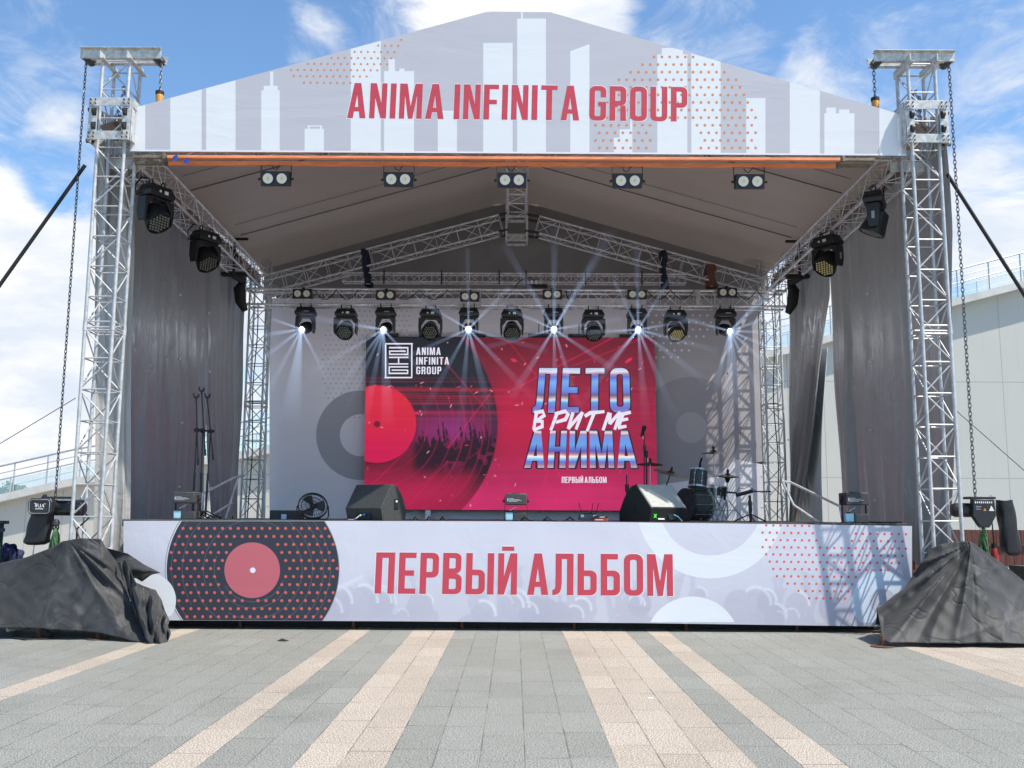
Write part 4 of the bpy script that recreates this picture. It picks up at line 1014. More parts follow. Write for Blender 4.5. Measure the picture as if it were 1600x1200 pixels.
# ------------------------------------------------------------------ LED screen
LSY = 22.35
ledP = Plane((0, LSY, 3), (0, -1, 0))
led = thing('led_screen', 'large lit LED screen showing a crimson record picture and chrome lettering', 'screen', (0, LSY, DZ))
S0, S1 = (571, 527.5), (1024, 797)      # picture in pixels
def screen_cols(NXs, NZs):
    rnd = np.random.RandomState(11)
    X, Y = np.meshgrid(np.linspace(S0[0], S1[0], NXs + 1), np.linspace(S0[1], S1[1], NZs + 1))
    def lin(c): c = np.array(c) / 255.; return np.where(c > .04045, ((c + .055) / 1.055) ** 2.4, c / 12.92)
    def ss(v, a, b): t_ = np.clip((v - a) / (b - a), 0, 1); return t_ * t_ * (3 - 2 * t_)
    def mixc(a, b, f): return a + (b - a) * f[..., None]
    def fbm(sx, sy, oct_=4, seed=0):
        r = np.random.RandomState(seed); o = np.zeros_like(X); amp = 1; tot = 0
        for k in range(oct_):
            gx, gy = int(sx * 2 ** k) + 2, int(sy * 2 ** k) + 2; g_ = r.rand(gy, gx)
            u = (X - S0[0]) / (S1[0] - S0[0]) * (gx - 1.001); v = (Y - S0[1]) / (S1[1] - S0[1]) * (gy - 1.001)
            i, j = u.astype(int), v.astype(int); fu, fv = u - i, v - j; fu = fu * fu * (3 - 2 * fu); fv = fv * fv * (3 - 2 * fv)
            o += amp * ((g_[j, i] * (1 - fu) + g_[j, i + 1] * fu) * (1 - fv) + (g_[j + 1, i] * (1 - fu) + g_[j + 1, i + 1] * fu) * fv); tot += amp; amp *= .5
        return o / tot
    v = (Y - 527) / 270
    col_ = mixc(lin((112, 18, 42)), lin((170, 30, 72)), ss(v, 0, .55)); col_ = mixc(col_, lin((206, 44, 104)), ss(v, .6, .95))
    cl = fbm(5, 3, 5, 3); col_ = col_ * (.72 + .55 * cl[..., None]); col_ = mixc(col_, lin((225, 20, 70)), ss(v, .0, .5) * (1 - ss(v, .5, .8)) * ss(X, 760, 800) * (1 - ss(X, 830, 960)) * .45)
    dx, dy = X - 590, Y - 663; rr = np.hypot(dx, dy)
    inside = 1 - ss(rr, 186, 189)
    vin = mixc(lin((28, 30, 44)), lin((130, 22, 52)), ss(v, .38, .52) * .85)
    vin = mixc(vin, lin((190, 30, 80)), ss(v, .72, .9) * (1 - ss(rr, 120, 185) * .35)); vin = mixc(vin, lin((32, 26, 40)), ss(rr, 165, 180) * (1 - ss(v, .75, 1)) * .9)
    # purple glow and the crowd silhouettes
    gl = np.exp(-(((X - 705) / 55) ** 2 + ((Y - 672) / 26) ** 2)); vin = mixc(vin, lin((150, 50, 130)), np.clip(gl * .85, 0, 1))
    ridge = 689 + 5 * np.sin(X * .33) + 4 * np.sin(X * .71 + 1) + 7 * (fbm(60, 1, 2, 5) - .5)
    for _ in range(26):
        cx = rnd.uniform(655, 768); h = rnd.uniform(6, 20); wd = rnd.uniform(1, 2.2); ridge = ridge - h * (np.abs(X - cx - .15 * (Y - 690)) < wd)
    crowd = ss(Y - ridge, 0, 2) * (1 - ss(Y, 722, 752)) * ss(X, 640, 655); vin = mixc(vin, lin((34, 18, 36)), crowd * .92)
    fl = (fbm(30, 18, 3, 9) > .66) * crowd; vin = mixc(vin, lin((150, 30, 80)), fl * .5)
    for r_, a_ in ((78, .35), (98, .5), (118, .5), (136, .6), (150, .5), (166, .6), (176, .4)):
        g_ = np.exp(-((rr - r_) / .9) ** 2) * ss(Y, 570, 640); vin = mixc(vin, lin((215, 45, 95)), g_ * a_ * .55)
    vin = vin * (1 - .14 * (np.sin(rr * 1.6) > .3)[..., None] * ss(rr, 64, 80)[..., None])
    col_ = mixc(col_, vin, inside)
    lab = 1 - ss(rr, 60, 61.5); labc = mixc(lin((222, 34, 62)), lin((216, 20, 84)), ss(v, .4, .7)); col_ = mixc(col_, labc, lab)
    ed = np.exp(-((rr - 62.5) / 1.2) ** 2); col_ = mixc(col_, lin((90, 16, 40)), ed * .7)
    col_ = mixc(col_, lin((110, 20, 50)), 1 - ss(rr, 4.4, 5.4))
    # light streaks across the middle, laser lines, confetti
    st = np.zeros_like(X)
    for _ in range(26):
        y0 = rnd.normal(625, 22); st += np.exp(-((Y - y0) / rnd.uniform(.6, 2.4)) ** 2) * rnd.uniform(-.5, .8) * (.6 + .4 * np.sin(X * rnd.uniform(.004, .02) + rnd.uniform(0, 6)))
    col_ = mixc(col_, lin((235, 40, 80)), np.clip(st, 0, .6) * .55 * (1 - .5 * (X > 800))); col_ = col_ * (1 - np.clip(-st, 0, .5) * .7)[..., None]
    for x0, y0, x1, y1, a_ in ((960, 527, 800, 610, .5), (1010, 527, 850, 590, .3), (800, 560, 1024, 700, .18), (790, 527, 880, 640, .3), (835, 797, 870, 690, .4), (930, 797, 860, 620, .25), (760, 640, 690, 560, .3), (700, 700, 770, 610, .4), (640, 790, 700, 720, .3), (800, 700, 900, 640, .2), (572, 770, 640, 700, .3), (850, 745, 872, 797, .35)):
        L = math.hypot(x1 - x0, y1 - y0); dd = np.abs((X - x0) * (y1 - y0) - (Y - y0) * (x1 - x0)) / L; tt = ((X - x0) * (x1 - x0) + (Y - y0) * (y1 - y0)) / L / L
        col_ = mixc(col_, lin((245, 40, 95)), np.exp(-(dd / .9) ** 2) * (tt > 0) * (tt < 1) * a_)
    for _ in range(80):
        cx, cy = rnd.uniform(575, 1020), rnd.uniform(530, 795); a_ = rnd.uniform(0, 3.1); L = rnd.uniform(.8, 3.2); u = (X - cx) * math.cos(a_) + (Y - cy) * math.sin(a_); q = -(X - cx) * math.sin(a_) + (Y - cy) * math.cos(a_)
        m_ = (np.abs(u) < L) & (np.abs(q) < .7); col_ = mixc(col_, lin((250, 170, 190)) if rnd.rand() < .5 else lin((250, 60, 90)), m_ * .8)
    for cx, cy, a_, L, wd in ((983, 563, -.6, 7, 2.4), (803, 563, .4, 5, 2.6), (652, 646, .1, 5, 1.8)):
        u = (X - cx) * math.cos(a_) + (Y - cy) * math.sin(a_); q = -(X - cx) * math.sin(a_) + (Y - cy) * math.cos(a_); m_ = 1 - ss((u / L) ** 2 + (q / wd) ** 2, .8, 1.1); col_ = mixc(col_, lin((240, 40, 90)), m_ * .85)
    # dark soft plate behind the big lettering
    sl = (.90 + .10 * np.sin(Y * 3.1 + .6 * np.sin(Y * .13))) * (.96 + .04 * np.sin(X * 2.2)); band = .90 + .18 * (fbm(1, 40, 2, 21))
    return col_ * (sl * band)[..., None]
LN, LM = 420, 250
P0, P1 = S0, S1
lt_ = [(572, 527.5), (1022.5, 527.5)]; lb_ = [(568.5, 796), (1027.5, 798)]
def lg(u, v):
    x = (lt_[0][0] * (1 - u) + lt_[1][0] * u) * (1 - v) + (lb_[0][0] * (1 - u) + lb_[1][0] * u) * v
    y = (lt_[0][1] * (1 - u) + lt_[1][1] * u) * (1 - v) + (lb_[0][1] * (1 - u) + lb_[1][1] * u) * v
    return ledP.at(x, y)
mbg = MB().grid(lg, LN, LM); mbg.f = [tuple(reversed(f)) for f in mbg.f]
colgrid('picture', mbg, screen_cols(LN, LM), vcmat('led_picture', emit=1.0), led)
a, b = lg(0, 1), lg(1, 0)
obj('cabinet', MB().box(((a.x + b.x) / 2, LSY + .10, (a.z + b.z) / 2), (b.x - a.x, .16, b.z - a.z)), BLACKP, led, True, smooth=False, bevel=.004)
for px in (605, 672, 742, 842, 905, 985): obj('hanging_bar', MB().box((on(px, 523, Y=LSY).x, LSY + .05, b.z + .045), (.52, .1, .07)).tube((on(px, 523, Y=LSY).x, LSY + .1, b.z), (on(px, 523, Y=LSY).x, LSY + .05, 6.2), .012, 6), BLACKP, led, True)
for px in (668, 1000): obj('support_foot', MB().box((on(px, 805, Y=LSY).x, LSY + .12, (a.z + DZ) / 2), (.12, .1, a.z - DZ)), ALUD, led, True)
E_W = emat('led_white', (.80, .78, .92), 1.0); E_SH = emat('led_dark_outline', (.035, .012, .03), 1.0)
# chrome lettering material: horizontal bands of blue, white and violet up the height of each word
def chromem(name, stops):
    m = bpy.data.materials.new(name); m.use_nodes = True; t = NT(m.node_tree); b = t.n['Principled BSDF']; b.inputs['Base Color'].default_value = (0, 0, 0, 1)
    tcn = t.node('ShaderNodeTexCoord'); s = t.node('ShaderNodeSeparateXYZ'); t.l.new(tcn.outputs['Generated'], s.inputs[0])
    n = t.noise(tcn.outputs['Object'], 1.8, 3, .5); zz = t.m('ADD', s.outputs[2], t.m('MULTIPLY', t.m('SUBTRACT', n, .5), .12))
    cr = t.node('ShaderNodeValToRGB'); t.l.new(zz, cr.inputs[0]); e = cr.color_ramp.elements
    while len(e) > 1: e.remove(e[0])
    e[0].position = stops[0][0]; e[0].color = (*srgb(*stops[0][1]), 1)
    for p, c in stops[1:]:
        q = e.new(p); q.color = (*srgb(*c), 1)
    t.l.new(cr.outputs[0], b.inputs['Emission Color']); b.inputs['Emission Strength'].default_value = EM
    return m
CH1 = chromem('chrome_letters_upper', [(0, (150, 140, 200)), (.10, (120, 110, 200)), (.22, (90, 150, 225)), (.29, (200, 225, 240)), (.34, (190, 150, 150)), (.40, (110, 90, 130)), (.48, (100, 130, 220)), (.68, (120, 170, 235)), (.80, (90, 110, 210)), (.86, (170, 130, 160)), (.91, (225, 220, 240)), (1, (170, 190, 225))])
CH2 = chromem('chrome_letters_lower', [(0, (200, 180, 195)), (.10, (150, 120, 160)), (.18, (90, 120, 220)), (.26, (150, 200, 240)), (.32, (245, 240, 245)), (.38, (190, 130, 130)), (.45, (90, 90, 190)), (.62, (110, 160, 230)), (.80, (110, 150, 235)), (.90, (170, 130, 150)), (.95, (225, 220, 240)), (1, (160, 170, 210))])
q1 = [(838, 575), (983, 575), (985, 645), (832, 645)]; q2 = [(826, 673), (990, 673), (996, 731), (819, 731)]
def grown(q, g_): return [(q[0][0] - g_, q[0][1] - g_), (q[1][0] + g_, q[1][1] - g_), (q[2][0] + g_, q[2][1] + g_), (q[3][0] - g_, q[3][1] + g_)]
for k, (dx, dy) in enumerate(((-2, 0), (2, 0), (0, -2), (0, 2), (2.2, 2.2), (-1.6, 1.6))):
    for word, q in (('ЛЕТО', q1), ('АНИМА', q2)):
        lettering(word, [(x + dx, y + dy) for x, y in q], ledP, .003 + .0012 * k, E_SH, 'letter_edging', led, gap=.12)
lettering('ЛЕТО', q1, ledP, .013, CH1, 'lettering', led, gap=.12); lettering('АНИМА', q2, ledP, .013, CH2, 'lettering', led, gap=.07)
lettering('ПЕРВЫЙ АЛЬБОМ', [(878, 745), (947.5, 745), (948, 754.5), (877.5, 754.5)], ledP, .006, E_W, 'lettering', led, gap=.10)
for wd, x1, y0 in (('ANIMA', 688.5, 543), ('INFINITA', 701.5, 558), ('GROUP', 689.5, 573)):
    lettering(wd, [(650.5, y0), (x1, y0), (x1, y0 + 11.6), (650.3, y0 + 11.6)], ledP, .006, E_W, 'lettering', led, gap=.13)
# square maze emblem
def bars(segs, q, s_): return [[(x0, y0), (x1, y0), (x1, y1), (x0, y1)] for x0, y0, x1, y1 in segs]
def zz(x, y): return (590 + x / 12.31, 520 + y / 12.31)
seg = [(150, 198, 678, 224), (135, 848, 665, 874), (142, 226, 166, 846), (645, 226, 670, 846),
       (220, 272, 592, 300), (568, 302, 592, 400), (220, 402, 592, 428), (220, 340, 244, 400), (246, 340, 540, 366),
       (218, 460, 592, 486), (392, 488, 416, 584), (213, 586, 590, 610), (213, 642, 590, 668), (213, 670, 237, 764), (213, 766, 590, 794), (566, 706, 590, 764), (270, 706, 564, 730)]
prints('emblem', bars([(*zz(a_, b_), *zz(c_, d_)) for a_, b_, c_, d_ in seg], 0, 0), ledP, .006, None, E_W, led)
# brush lettering, every stroke its own layer
def Zb(x, y): return (800 + x / 5.4545, 550 + y / 5.4545)
strokes = [[(212, 500), (185, 660)], [(190, 520), (262, 505), (275, 540), (212, 585)], [(205, 588), (258, 592), (258, 635), (180, 668)],
           [(385, 520), (330, 668)], [(365, 528), (455, 505), (478, 530), (455, 575), (372, 600)],
           [(520, 515), (478, 655)], [(478, 655), (600, 512)], [(600, 512), (545, 660)],
           [(620, 548), (665, 520), (788, 508)], [(700, 520), (640, 675)],
           [(828, 516), (775, 668)], [(836, 520), (832, 614)], [(832, 614), (920, 510)], [(925, 510), (875, 662)],
           [(1012, 512), (945, 530), (910, 620), (908, 645), (975, 632)], [(935, 580), (990, 570)]]
for k, st_ in enumerate(strokes):
    polys = []
    pts = [Zb(*p) for p in st_]
    mbs = MB()
    L_, R_ = [], []
    for i, p in enumerate(pts):
        a_ = pts[max(i - 1, 0)]; b_ = pts[min(i + 1, len(pts) - 1)]; tx_, ty_ = b_[0] - a_[0], b_[1] - a_[1]; ll = math.hypot(tx_, ty_); nx, ny = -ty_ / ll, tx_ / ll
        h = 3.1 * (1.0 if i < len(pts) - 1 else .72) * (1 if i else .85); L_.append((p[0] + nx * h, p[1] + ny * h)); R_.append((p[0] - nx * h, p[1] - ny * h))
    quads = [[L_[i], L_[i + 1], R_[i + 1], R_[i]] for i in range(len(pts) - 1)]
    shq = [[(x + 1.1, y + 1.1) for x, y in q] for q in quads]
    prints('brush_shadow_print', shq, ledP, .0145, None, E_SH, led) if k < 0 else None
    prints('brush_lettering', quads, ledP, .0160 + .0009 * k, None, E_W, led)

for key in ('brush_lettering', 'letter_edging'):
    ms = sorted([c for c in led.children if c.name.startswith(key)], key=lambda c: c.name); absorb(ms[0], ms[1:])
# ------------------------------------------------------------------ moving heads
LENS = mat('dark_lens', (.008, .01, .016), .12, 0, spec=.8, coat=.4)
LEDE = mat('led_emitter_yellow', (.75, .62, .28), .35, 0, 40, .25); LEDD = mat('led_emitter_dim', (.16, .17, .13), .3, 0, 40, .3)
BEAME = emat('beam_lens_glow', (.93, .98, 1.0), 7.0)
DISP = mat('white_display', (.75, .78, .8), .4); LOGOW = mat('grey_badge', (.32, .34, .38), .5)
def frame(dirv, up=Vector((0, 0, 1))):
    z = Vector(dirv).normalized(); x = up.cross(z).normalized() if abs(z.dot(up)) < .98 else Vector((1, 0, 0)); y = z.cross(x)
    M = Matrix((x, y, z)).transposed().to_4x4(); return M
def base_mb(w, d_, h):
    mb = MB(); hw, hd = w / 2, d_ / 2
    for z0, z1, a0, a1 in ((0, -.25 * h, .78, .84), (-.25 * h, -.62 * h, .84, 1.0), (-.62 * h, -h, 1.0, .9)):
        vs = []
        for z, s_ in ((z0, a0), (z1, a1)): vs += [(-hw * s_, -hd * s_, z), (hw * s_, -hd * s_, z), (hw * s_, hd * s_, z), (-hw * s_, hd * s_, z)]
        mb.add(vs, [(0, 4, 5, 1), (1, 5, 6, 2), (2, 6, 7, 3), (3, 7, 4, 0), (0, 1, 2, 3), (4, 7, 6, 5)])
    return mb
def fixture(name, label, loc, rz, kind, aim, group, s=1.0, dim=True, lamp=None):
    """hung from loc; aim = direction of the head in local space"""
    t = thing(name, label, 'stage light', loc, rz, group)
    cl = MB()
    for sx in (-.09, .09): cl.torus((sx * s, 0, .045 * s), (1, 0, 0), .032 * s, .009 * s, 12, 6).box((sx * s, 0, .0), (.035 * s, .06 * s, .03 * s))
    obj('clamp', cl, STEELD, t)
    w = .36 * s if kind == 'beam' else .40 * s
    b = obj('base', base_mb(w, .24 * s, .15 * s), BLACKP, t, bevel=.008 * s, smooth=True)
    if kind == 'wash': obj('display', MB().box((.045 * s, -.122 * s, -.085 * s), (.055 * s, .006, .04 * s)).lathe([(.016 * s, -.003), (.016 * s, .003)], Matrix.Translation((-.045 * s, -.122 * s, -.085 * s)) @ Matrix.Rotation(PI / 2, 4, 'X'), 12), DISP, b)
    else: obj('badge', MB().box((.03 * s, -.122 * s, -.085 * s), (.09 * s, .005, .014 * s)), LOGOW, b)
    hr = .105 * s if kind == 'beam' else .155 * s
    pv = Vector((0, 0, -.36 * s)) if kind == 'beam' else Vector((0, 0, -.37 * s))
    yk = MB(); aw = hr + .032 * s
    for sx in (-1, 1):
        o2 = [(.0, -.15 * s), (.0, pv.z - .07 * s), (.012 * s, pv.z - .09 * s), (.055 * s, pv.z - .09 * s), (.065 * s, pv.z - .06 * s), (.07 * s, -.21 * s), (.05 * s, -.15 * s)]
        yk.add([], [])
        for y0 in (0,):
            d2 = .075 * s
            vs = []
            for yy in (-d2, d2):
                for (ax_, z) in ((aw + .025 * s, -.17 * s), (aw + .03 * s, pv.z + .02 * s), (aw + .02 * s, pv.z - .09 * s), (aw - .012 * s, pv.z - .09 * s), (aw - .012 * s, pv.z + .08 * s), (aw * .55, -.19 * s), (aw * .55, -.15 * s)):
                    vs.append((sx * ax_, yy * (.75 if z < pv.z else 1), z))
            n = 7; fs = [tuple(range(n)), tuple(reversed(range(n, 2 * n)))] + [(i, i + n, (i + 1) % n + n, (i + 1) % n) for i in range(n)]
            yk.add(vs, fs)
    yk.box((0, 0, -.165 * s), (aw * 1.5, .15 * s, .03 * s))
    y_ = obj('yoke', yk, BLACKP, t, bevel=.006 * s)
    obj('badge', MB().box((aw + .027 * s, -.0, pv.z + .05 * s), (.012 * s, .035 * s, .09 * s)), LOGOW, y_) if name == 'wash_light_side' else None
    aim = Vector(aim).normalized(); M = Matrix.Translation(pv) @ frame(aim)
    if kind == 'beam':
        prof = [(.0, -.16), (.07, -.155), (.098, -.12), (.105, -.04), (.102, .04), (.088, .10), (.078, .13), (.078, .155), (.062, .157), (.060, .145), (0, .145)]
        h = obj('head', MB().lathe([(r * s, z * s) for r, z in prof], M, 28), BLACKP, t)
        lp = obj('lens', MB().lathe([(.046 * s, .1455 * s), (.042 * s, .152 * s), (.025 * s, .158 * s), (0, .160 * s)], M, 24), BEAME, t)
    else:
        prof = [(.0, -.17), (.06, -.165), (.11, -.13), (.125, -.06), (.135, .0), (.152, .07), (.158, .12), (.158, .135), (.148, .137), (.146, .122), (0, .122)]
        h = obj('head', MB().lathe([(r * s, z * s) for r, z in prof], M, 32), BLACKP, t)
        obj('lens_plate', MB().lathe([(.144 * s, .1225 * s), (.144 * s, .126 * s), (0, .126 * s)], M, 30), LENS, t)
        dots = MB(); pit = .041 * s
        for i in range(-4, 5):
            for j in range(-4, 5):
                x_, y2 = pit * (i + .5 * j), pit * .866 * j
                if x_ * x_ + y2 * y2 < (.128 * s) ** 2: dots.lathe([(.0165 * s, .1262 * s), (.012 * s, .132 * s), (0, .134 * s)], M @ Matrix.Translation((x_, y2, 0)), 7)
        obj('emitter_dot', dots, LEDD if dim else LEDE, t)
        obj('handle_rim', MB().torus(pv + aim * .05 * s + Vector((0, -.0, .0)), aim, .163 * s, .006 * s, 30, 6), STEEL, t) if name == 'wash_light' else None
    return t, pv, aim
lens_pts = []
gzl = zc_ - .03
bpx = [(478, (-.22, -.95, -.35)), (603, (-.12, -.95, -.32)), (733, (.0, -.98, -.22)), (865, (0, -.98, -.2)), (995, (0, -.98, -.2)), (1133, (.28, -.9, -.3))]
HY = LY - .18
ordn = ['first', 'second', 'third', 'fourth', 'fifth', 'sixth']
for i, (px, aim) in enumerate(bpx):
    p = on(px, 486, Y=HY); p.z = gzl - .02
    t, pv, am_ = fixture('beam_light', f'black moving head with a glaring white lens, {ordn[i]} from left of the six lit ones', p, 0, 'beam', aim, 'beam moving heads on the lighting truss', s=1.28)
    lens_pts.append((t, pv + am_ * .155 * 1.28))
    ll = bpy.data.lights.new('backdrop_fill', 'POINT'); ll.energy = 12.0; ll.shadow_soft_size = .16; ll.color = (.88, .92, 1.0)   # added fill just below each lit lens, brightening the backdrop
    lo_ = bpy.data.objects.new('backdrop_fill', ll); C.objects.link(lo_); lo_.parent = t; lo_.location = pv + am_ * .26 + Vector((0, -.02, -.20))
wpx = [(541, (-.05, -.75, -.65), True), (673, (-.0, -.78, -.62), True), (800, (.04, -.72, -.7), True), (927, (.05, -.62, -.78), True), (1055, (.08, -.6, -.8), False)]
for i, (px, aim, dm) in enumerate(wpx):
    p = on(px, 489, Y=HY); p.z = gzl - .05
    lab = ['unlit wash light hanging left of the screen, between the two leftmost lit heads', 'unlit wash light above the emblem on the screen', 'unlit wash light at the middle of the lighting truss', 'unlit wash light above the first big screen letters', 'unlit wash light with yellowish emitters, right of the screen top'][i]
    fixture('wash_light', lab, p, 0, 'wash', aim, 'wash moving heads on the lighting truss', s=1.22, dim=dm)
# side heads under the eave trusses
sides = [(245, 296, -1, (R(62), -.62, -.78), 'upper of two dark wash lights under the left eave, nearer the front', True, 15.9), (322, 368, -1, (R(58), -.6, -.8), 'lower wash light under the left eave, next to the black cable wrap', True, 18.2),
         (1366, 302, 1, (R(-118), -.42, -.9), 'upper wash light under the right eave, its lens turned away', True, 15.8), (1292, 378, 1, (R(-55), -.62, -.78), 'wash light with bright yellow emitters under the right eave', False, 18.2)]
for px, py, sg, aim, lab, dm, yy in sides:
    p = on(px, py, Y=yy); X_ = (tx[sg] - sg * .30)
    p = on(px, py, X=X_); p.z = EZ - .31
    t, pv, am_ = fixture('wash_light_side', lab, p, aim[0], 'wash', (0, aim[1], aim[2]), 'wash lights under the eave trusses', s=1.30, dim=dm)
    t.name = 'wash_light'
    c = MB().path([(-.15, .05, -.05), (-.3, .1, -.2), (-.33, .1, -.05), (-.2, .12, .12), (.1, .2, .18)], .012, 6); obj('power_cable', c, BLACKR, t)

# beams of light through the stage haze, each imitated by an emissive cone set at its lens
def beamM():
    m = bpy.data.materials.new('lit_haze'); m.use_nodes = True; t = NT(m.node_tree); t.n.clear()
    o = t.node('ShaderNodeOutputMaterial'); e = t.node('ShaderNodeEmission'); t.l.new(e.outputs[0], o.inputs['Volume'])
    e.inputs['Color'].default_value = (.46, .66, 1.0, 1)
    a = t.node('ShaderNodeObjectInfo'); tcn = t.node('ShaderNodeTexCoord'); s = t.node('ShaderNodeSeparateXYZ'); t.l.new(tcn.outputs['Object'], s.inputs[0])
    # brightness falls with the square of the widening, fades towards the tip
    z = s.outputs[2]; z1 = t.m('ADD', z, .10); f = t.m('DIVIDE', 1.0, t.m('MULTIPLY', z1, t.m('ADD', z1, .5)))
    fade = t.m('SUBTRACT', 1.0, t.ss(z, .2, 3.3)); n = t.noise(tcn.outputs['Object'], 2.2, 2, .5)
    t.l.new(t.m('MULTIPLY', t.m('MULTIPLY', t.m('MULTIPLY', f, fade), BEAM_S), t.m('ADD', n, .35)), e.inputs['Strength']); return m
BEAM_S = 1.9 * EM
BM = beamM()
def rays_for(i, targets):
    t, lp = lens_pts[i]; src = Vector(t.location) + lp
    for (px, py, dy, wd) in targets:
        q = on(px, py, Y=src.y - dy); dv = q - src; L = max(dv.length, .5); dv.normalize(); L = min(3.4, L * 1.1)
        o = obj('light_beam', MB().lathe([(.022, 0), (.022 + wd * 2.0 * L, L)], None, 10), BM, t)
        o.location = lp; o.rotation_euler = dv.to_track_quat('Z', 'Y').to_euler(); o['kind'] = 'stuff'
rays_for(0, [(400, 525, .5, .022), (410, 560, .6, .018), (425, 600, .7, .018), (455, 640, .9, .05), (430, 500, .4, .015), (510, 590, .8, .012)])
rays_for(1, [(480, 495, .5, .022), (490, 580, .6, .016), (505, 640, .8, .016), (545, 630, .9, .014), (572, 650, 1.0, .018), (606, 650, 1.0, .03), (650, 570, .8, .012)])
rays_for(2, [(655, 470, .5, .016), (790, 455, .5, .018), (640, 555, .6, .013), (655, 655, 1.0, .016), (716, 700, 1.3, .018), (770, 660, 1.2, .022), (850, 640, 1.0, .018), (845, 545, .8, .013), (731, 400, .5, .012)])
rays_for(3, [(795, 395, .4, .02), (866, 370, .4, .02), (945, 375, .4, .02), (790, 480, .5, .014), (770, 540, .6, .014), (806, 610, .8, .022), (868, 660, 1.0, .016), (905, 640, .9, .016), (995, 600, .9, .018), (960, 500, .5, .013), (985, 320, .3, .02)])
rays_for(4, [(905, 520, .5, .014), (945, 575, .7, .018), (1008, 650, 1.0, .02), (1050, 640, 1.0, .018), (1095, 590, .9, .018), (1110, 545, .7, .015), (1085, 500, .5, .013), (960, 440, .4, .013), (900, 640, .9, .015), (1050, 430, .4, .013), (995, 395, .4, .016)])
rays_for(5, [(1210, 450, .5, .03), (1215, 490, .6, .018), (1225, 520, .6, .016), (1220, 550, .7, .016), (1205, 575, .8, .016), (1185, 610, .9, .018), (1160, 640, .9, .02), (1140, 650, .9, .035), (1120, 600, .8, .02), (1000, 480, .4, .014)])

# ------------------------------------------------------------------ blinders
DISH = mat('blinder_reflector', (.74, .74, .73), .35, 0); COB = mat('yellow_cob', (.85, .62, .10), .4)
def blinder(label, loc, group, s=1.0, bracket=True, tilt=12):
    t = thing('blinder_lamp', label, 'lamp', loc, 0, group)
    Rx = Matrix.Rotation(R(tilt), 4, 'X'); w, h, d_ = .47 * s, .235 * s, .13 * s
    def T(mb): mb.v = [Rx @ v for v in mb.v]; return mb
    zc2 = -.23 * s if bracket else -.02
    Rx = Matrix.Translation((0, 0, zc2)) @ Rx
    obj('housing', T(MB().box((0, 0, 0), (w, d_, h))), BLACKP, t, bevel=.008 * s)
    for sx in (-1, 1):
        M = Matrix.Translation((sx * .112 * s, -d_ / 2, 0)) @ Matrix.Rotation(PI / 2, 4, 'X')
        rim = T(MB().lathe([(.088 * s, .002), (.1 * s, .002), (.1 * s, .016 * s), (.086 * s, .018 * s), (.084 * s, .004)], M, 24)); obj('bezel', rim, BLACKP, t)
        dd = obj('reflector', T(MB().lathe([(.083 * s, .014 * s), (.06 * s, .0085 * s), (.03 * s, .0045 * s), (0, .004 * s)], M, 24)), DISH, t)
        obj('led_chip', T(MB().lathe([(.034 * s, .007 * s), (.028 * s, .014 * s), (0, .016 * s)], M, 14)), COB, dd)
    if bracket:
        br = MB()
        for sx in (-1, 1): br.box((sx * (w / 2 + .012), 0, -.11 * s), (.006, .035, .26 * s))
        br.box((0, 0, .02 * s), (w + .03, .035, .006)); obj('yoke', br, BLACKP, t)
        kn = MB()
        for sx in (-1, 1): kn.tube((sx * (w / 2 + .015), 0, zc2), (sx * (w / 2 + .05), 0, zc2), .02 * s, 10)
        obj('knob', kn, BLACKP, t)
        obj('cable', MB().path([(-.1 * s, 0, .06), (-.06 * s, .02, -.03), (.0, .02, -.06), (.05 * s, .0, .0), (.14 * s, .0, .06)], .007, 6), BLACKR, t)
    else:
        obj('clamp', MB().box((0, .1, .12), (.06, .12, .05)).tube((-.04, .05, .09), (.04, .05, .09), .02, 8), STEELD, t)
    return t
o_ = ['leftmost of the five twin lamps under the orange beam', 'second twin lamp from left under the orange beam', 'middle twin lamp of the five under the orange beam', 'fourth twin lamp from left under the orange beam', 'rightmost of the five twin lamps under the orange beam']
for i, px in enumerate((432, 623.5, 800, 980, 1170)):
    p = on(px, 259 + i * .7, Y=TY + .16); p.z = on(px, 259.5 + .006 * (px - 800), Y=TY + .16).z - .015
    blinder('white-faced ' + o_[i], p, 'twin blinder lamps under the banner', s=.92)
for i, (px, py) in enumerate(((473, 458), (603, 460), (734, 462.5), (863, 459), (995, 459), (1136, 456))):
    p = on(px, py, Y=LY - .29)
    blinder(f'small twin lamp clamped on the lighting truss, {ordn[i]} from left of six', p, 'twin blinder lamps on the lighting truss', s=.90, bracket=False, tilt=6)
# small white-topped connector box on the thin truss
p = on(838, 443, Y=21.3)
o = thing('connector_box', 'small black cable box with white plugs on top of the lighting truss', 'cable box', tuple(p))
obj('box', MB().box(p + Vector((0, 0, -.07)), (.5, .12, .09)), BLACKP, o, True, bevel=.005)
for k in range(3): obj('plug', MB().tube(p + Vector((-.1 + .1 * k, -.05, -.02)), p + Vector((-.1 + .1 * k, -.09, .05)), .03, 8), TIE, o, True)
obj('cable', MB().path([p + Vector(v) for v in ((-.5, 0, -.1), (-.35, 0, .08), (-.15, 0, .14), (0, 0, .05))], .01, 6), BLACKR, o, True)
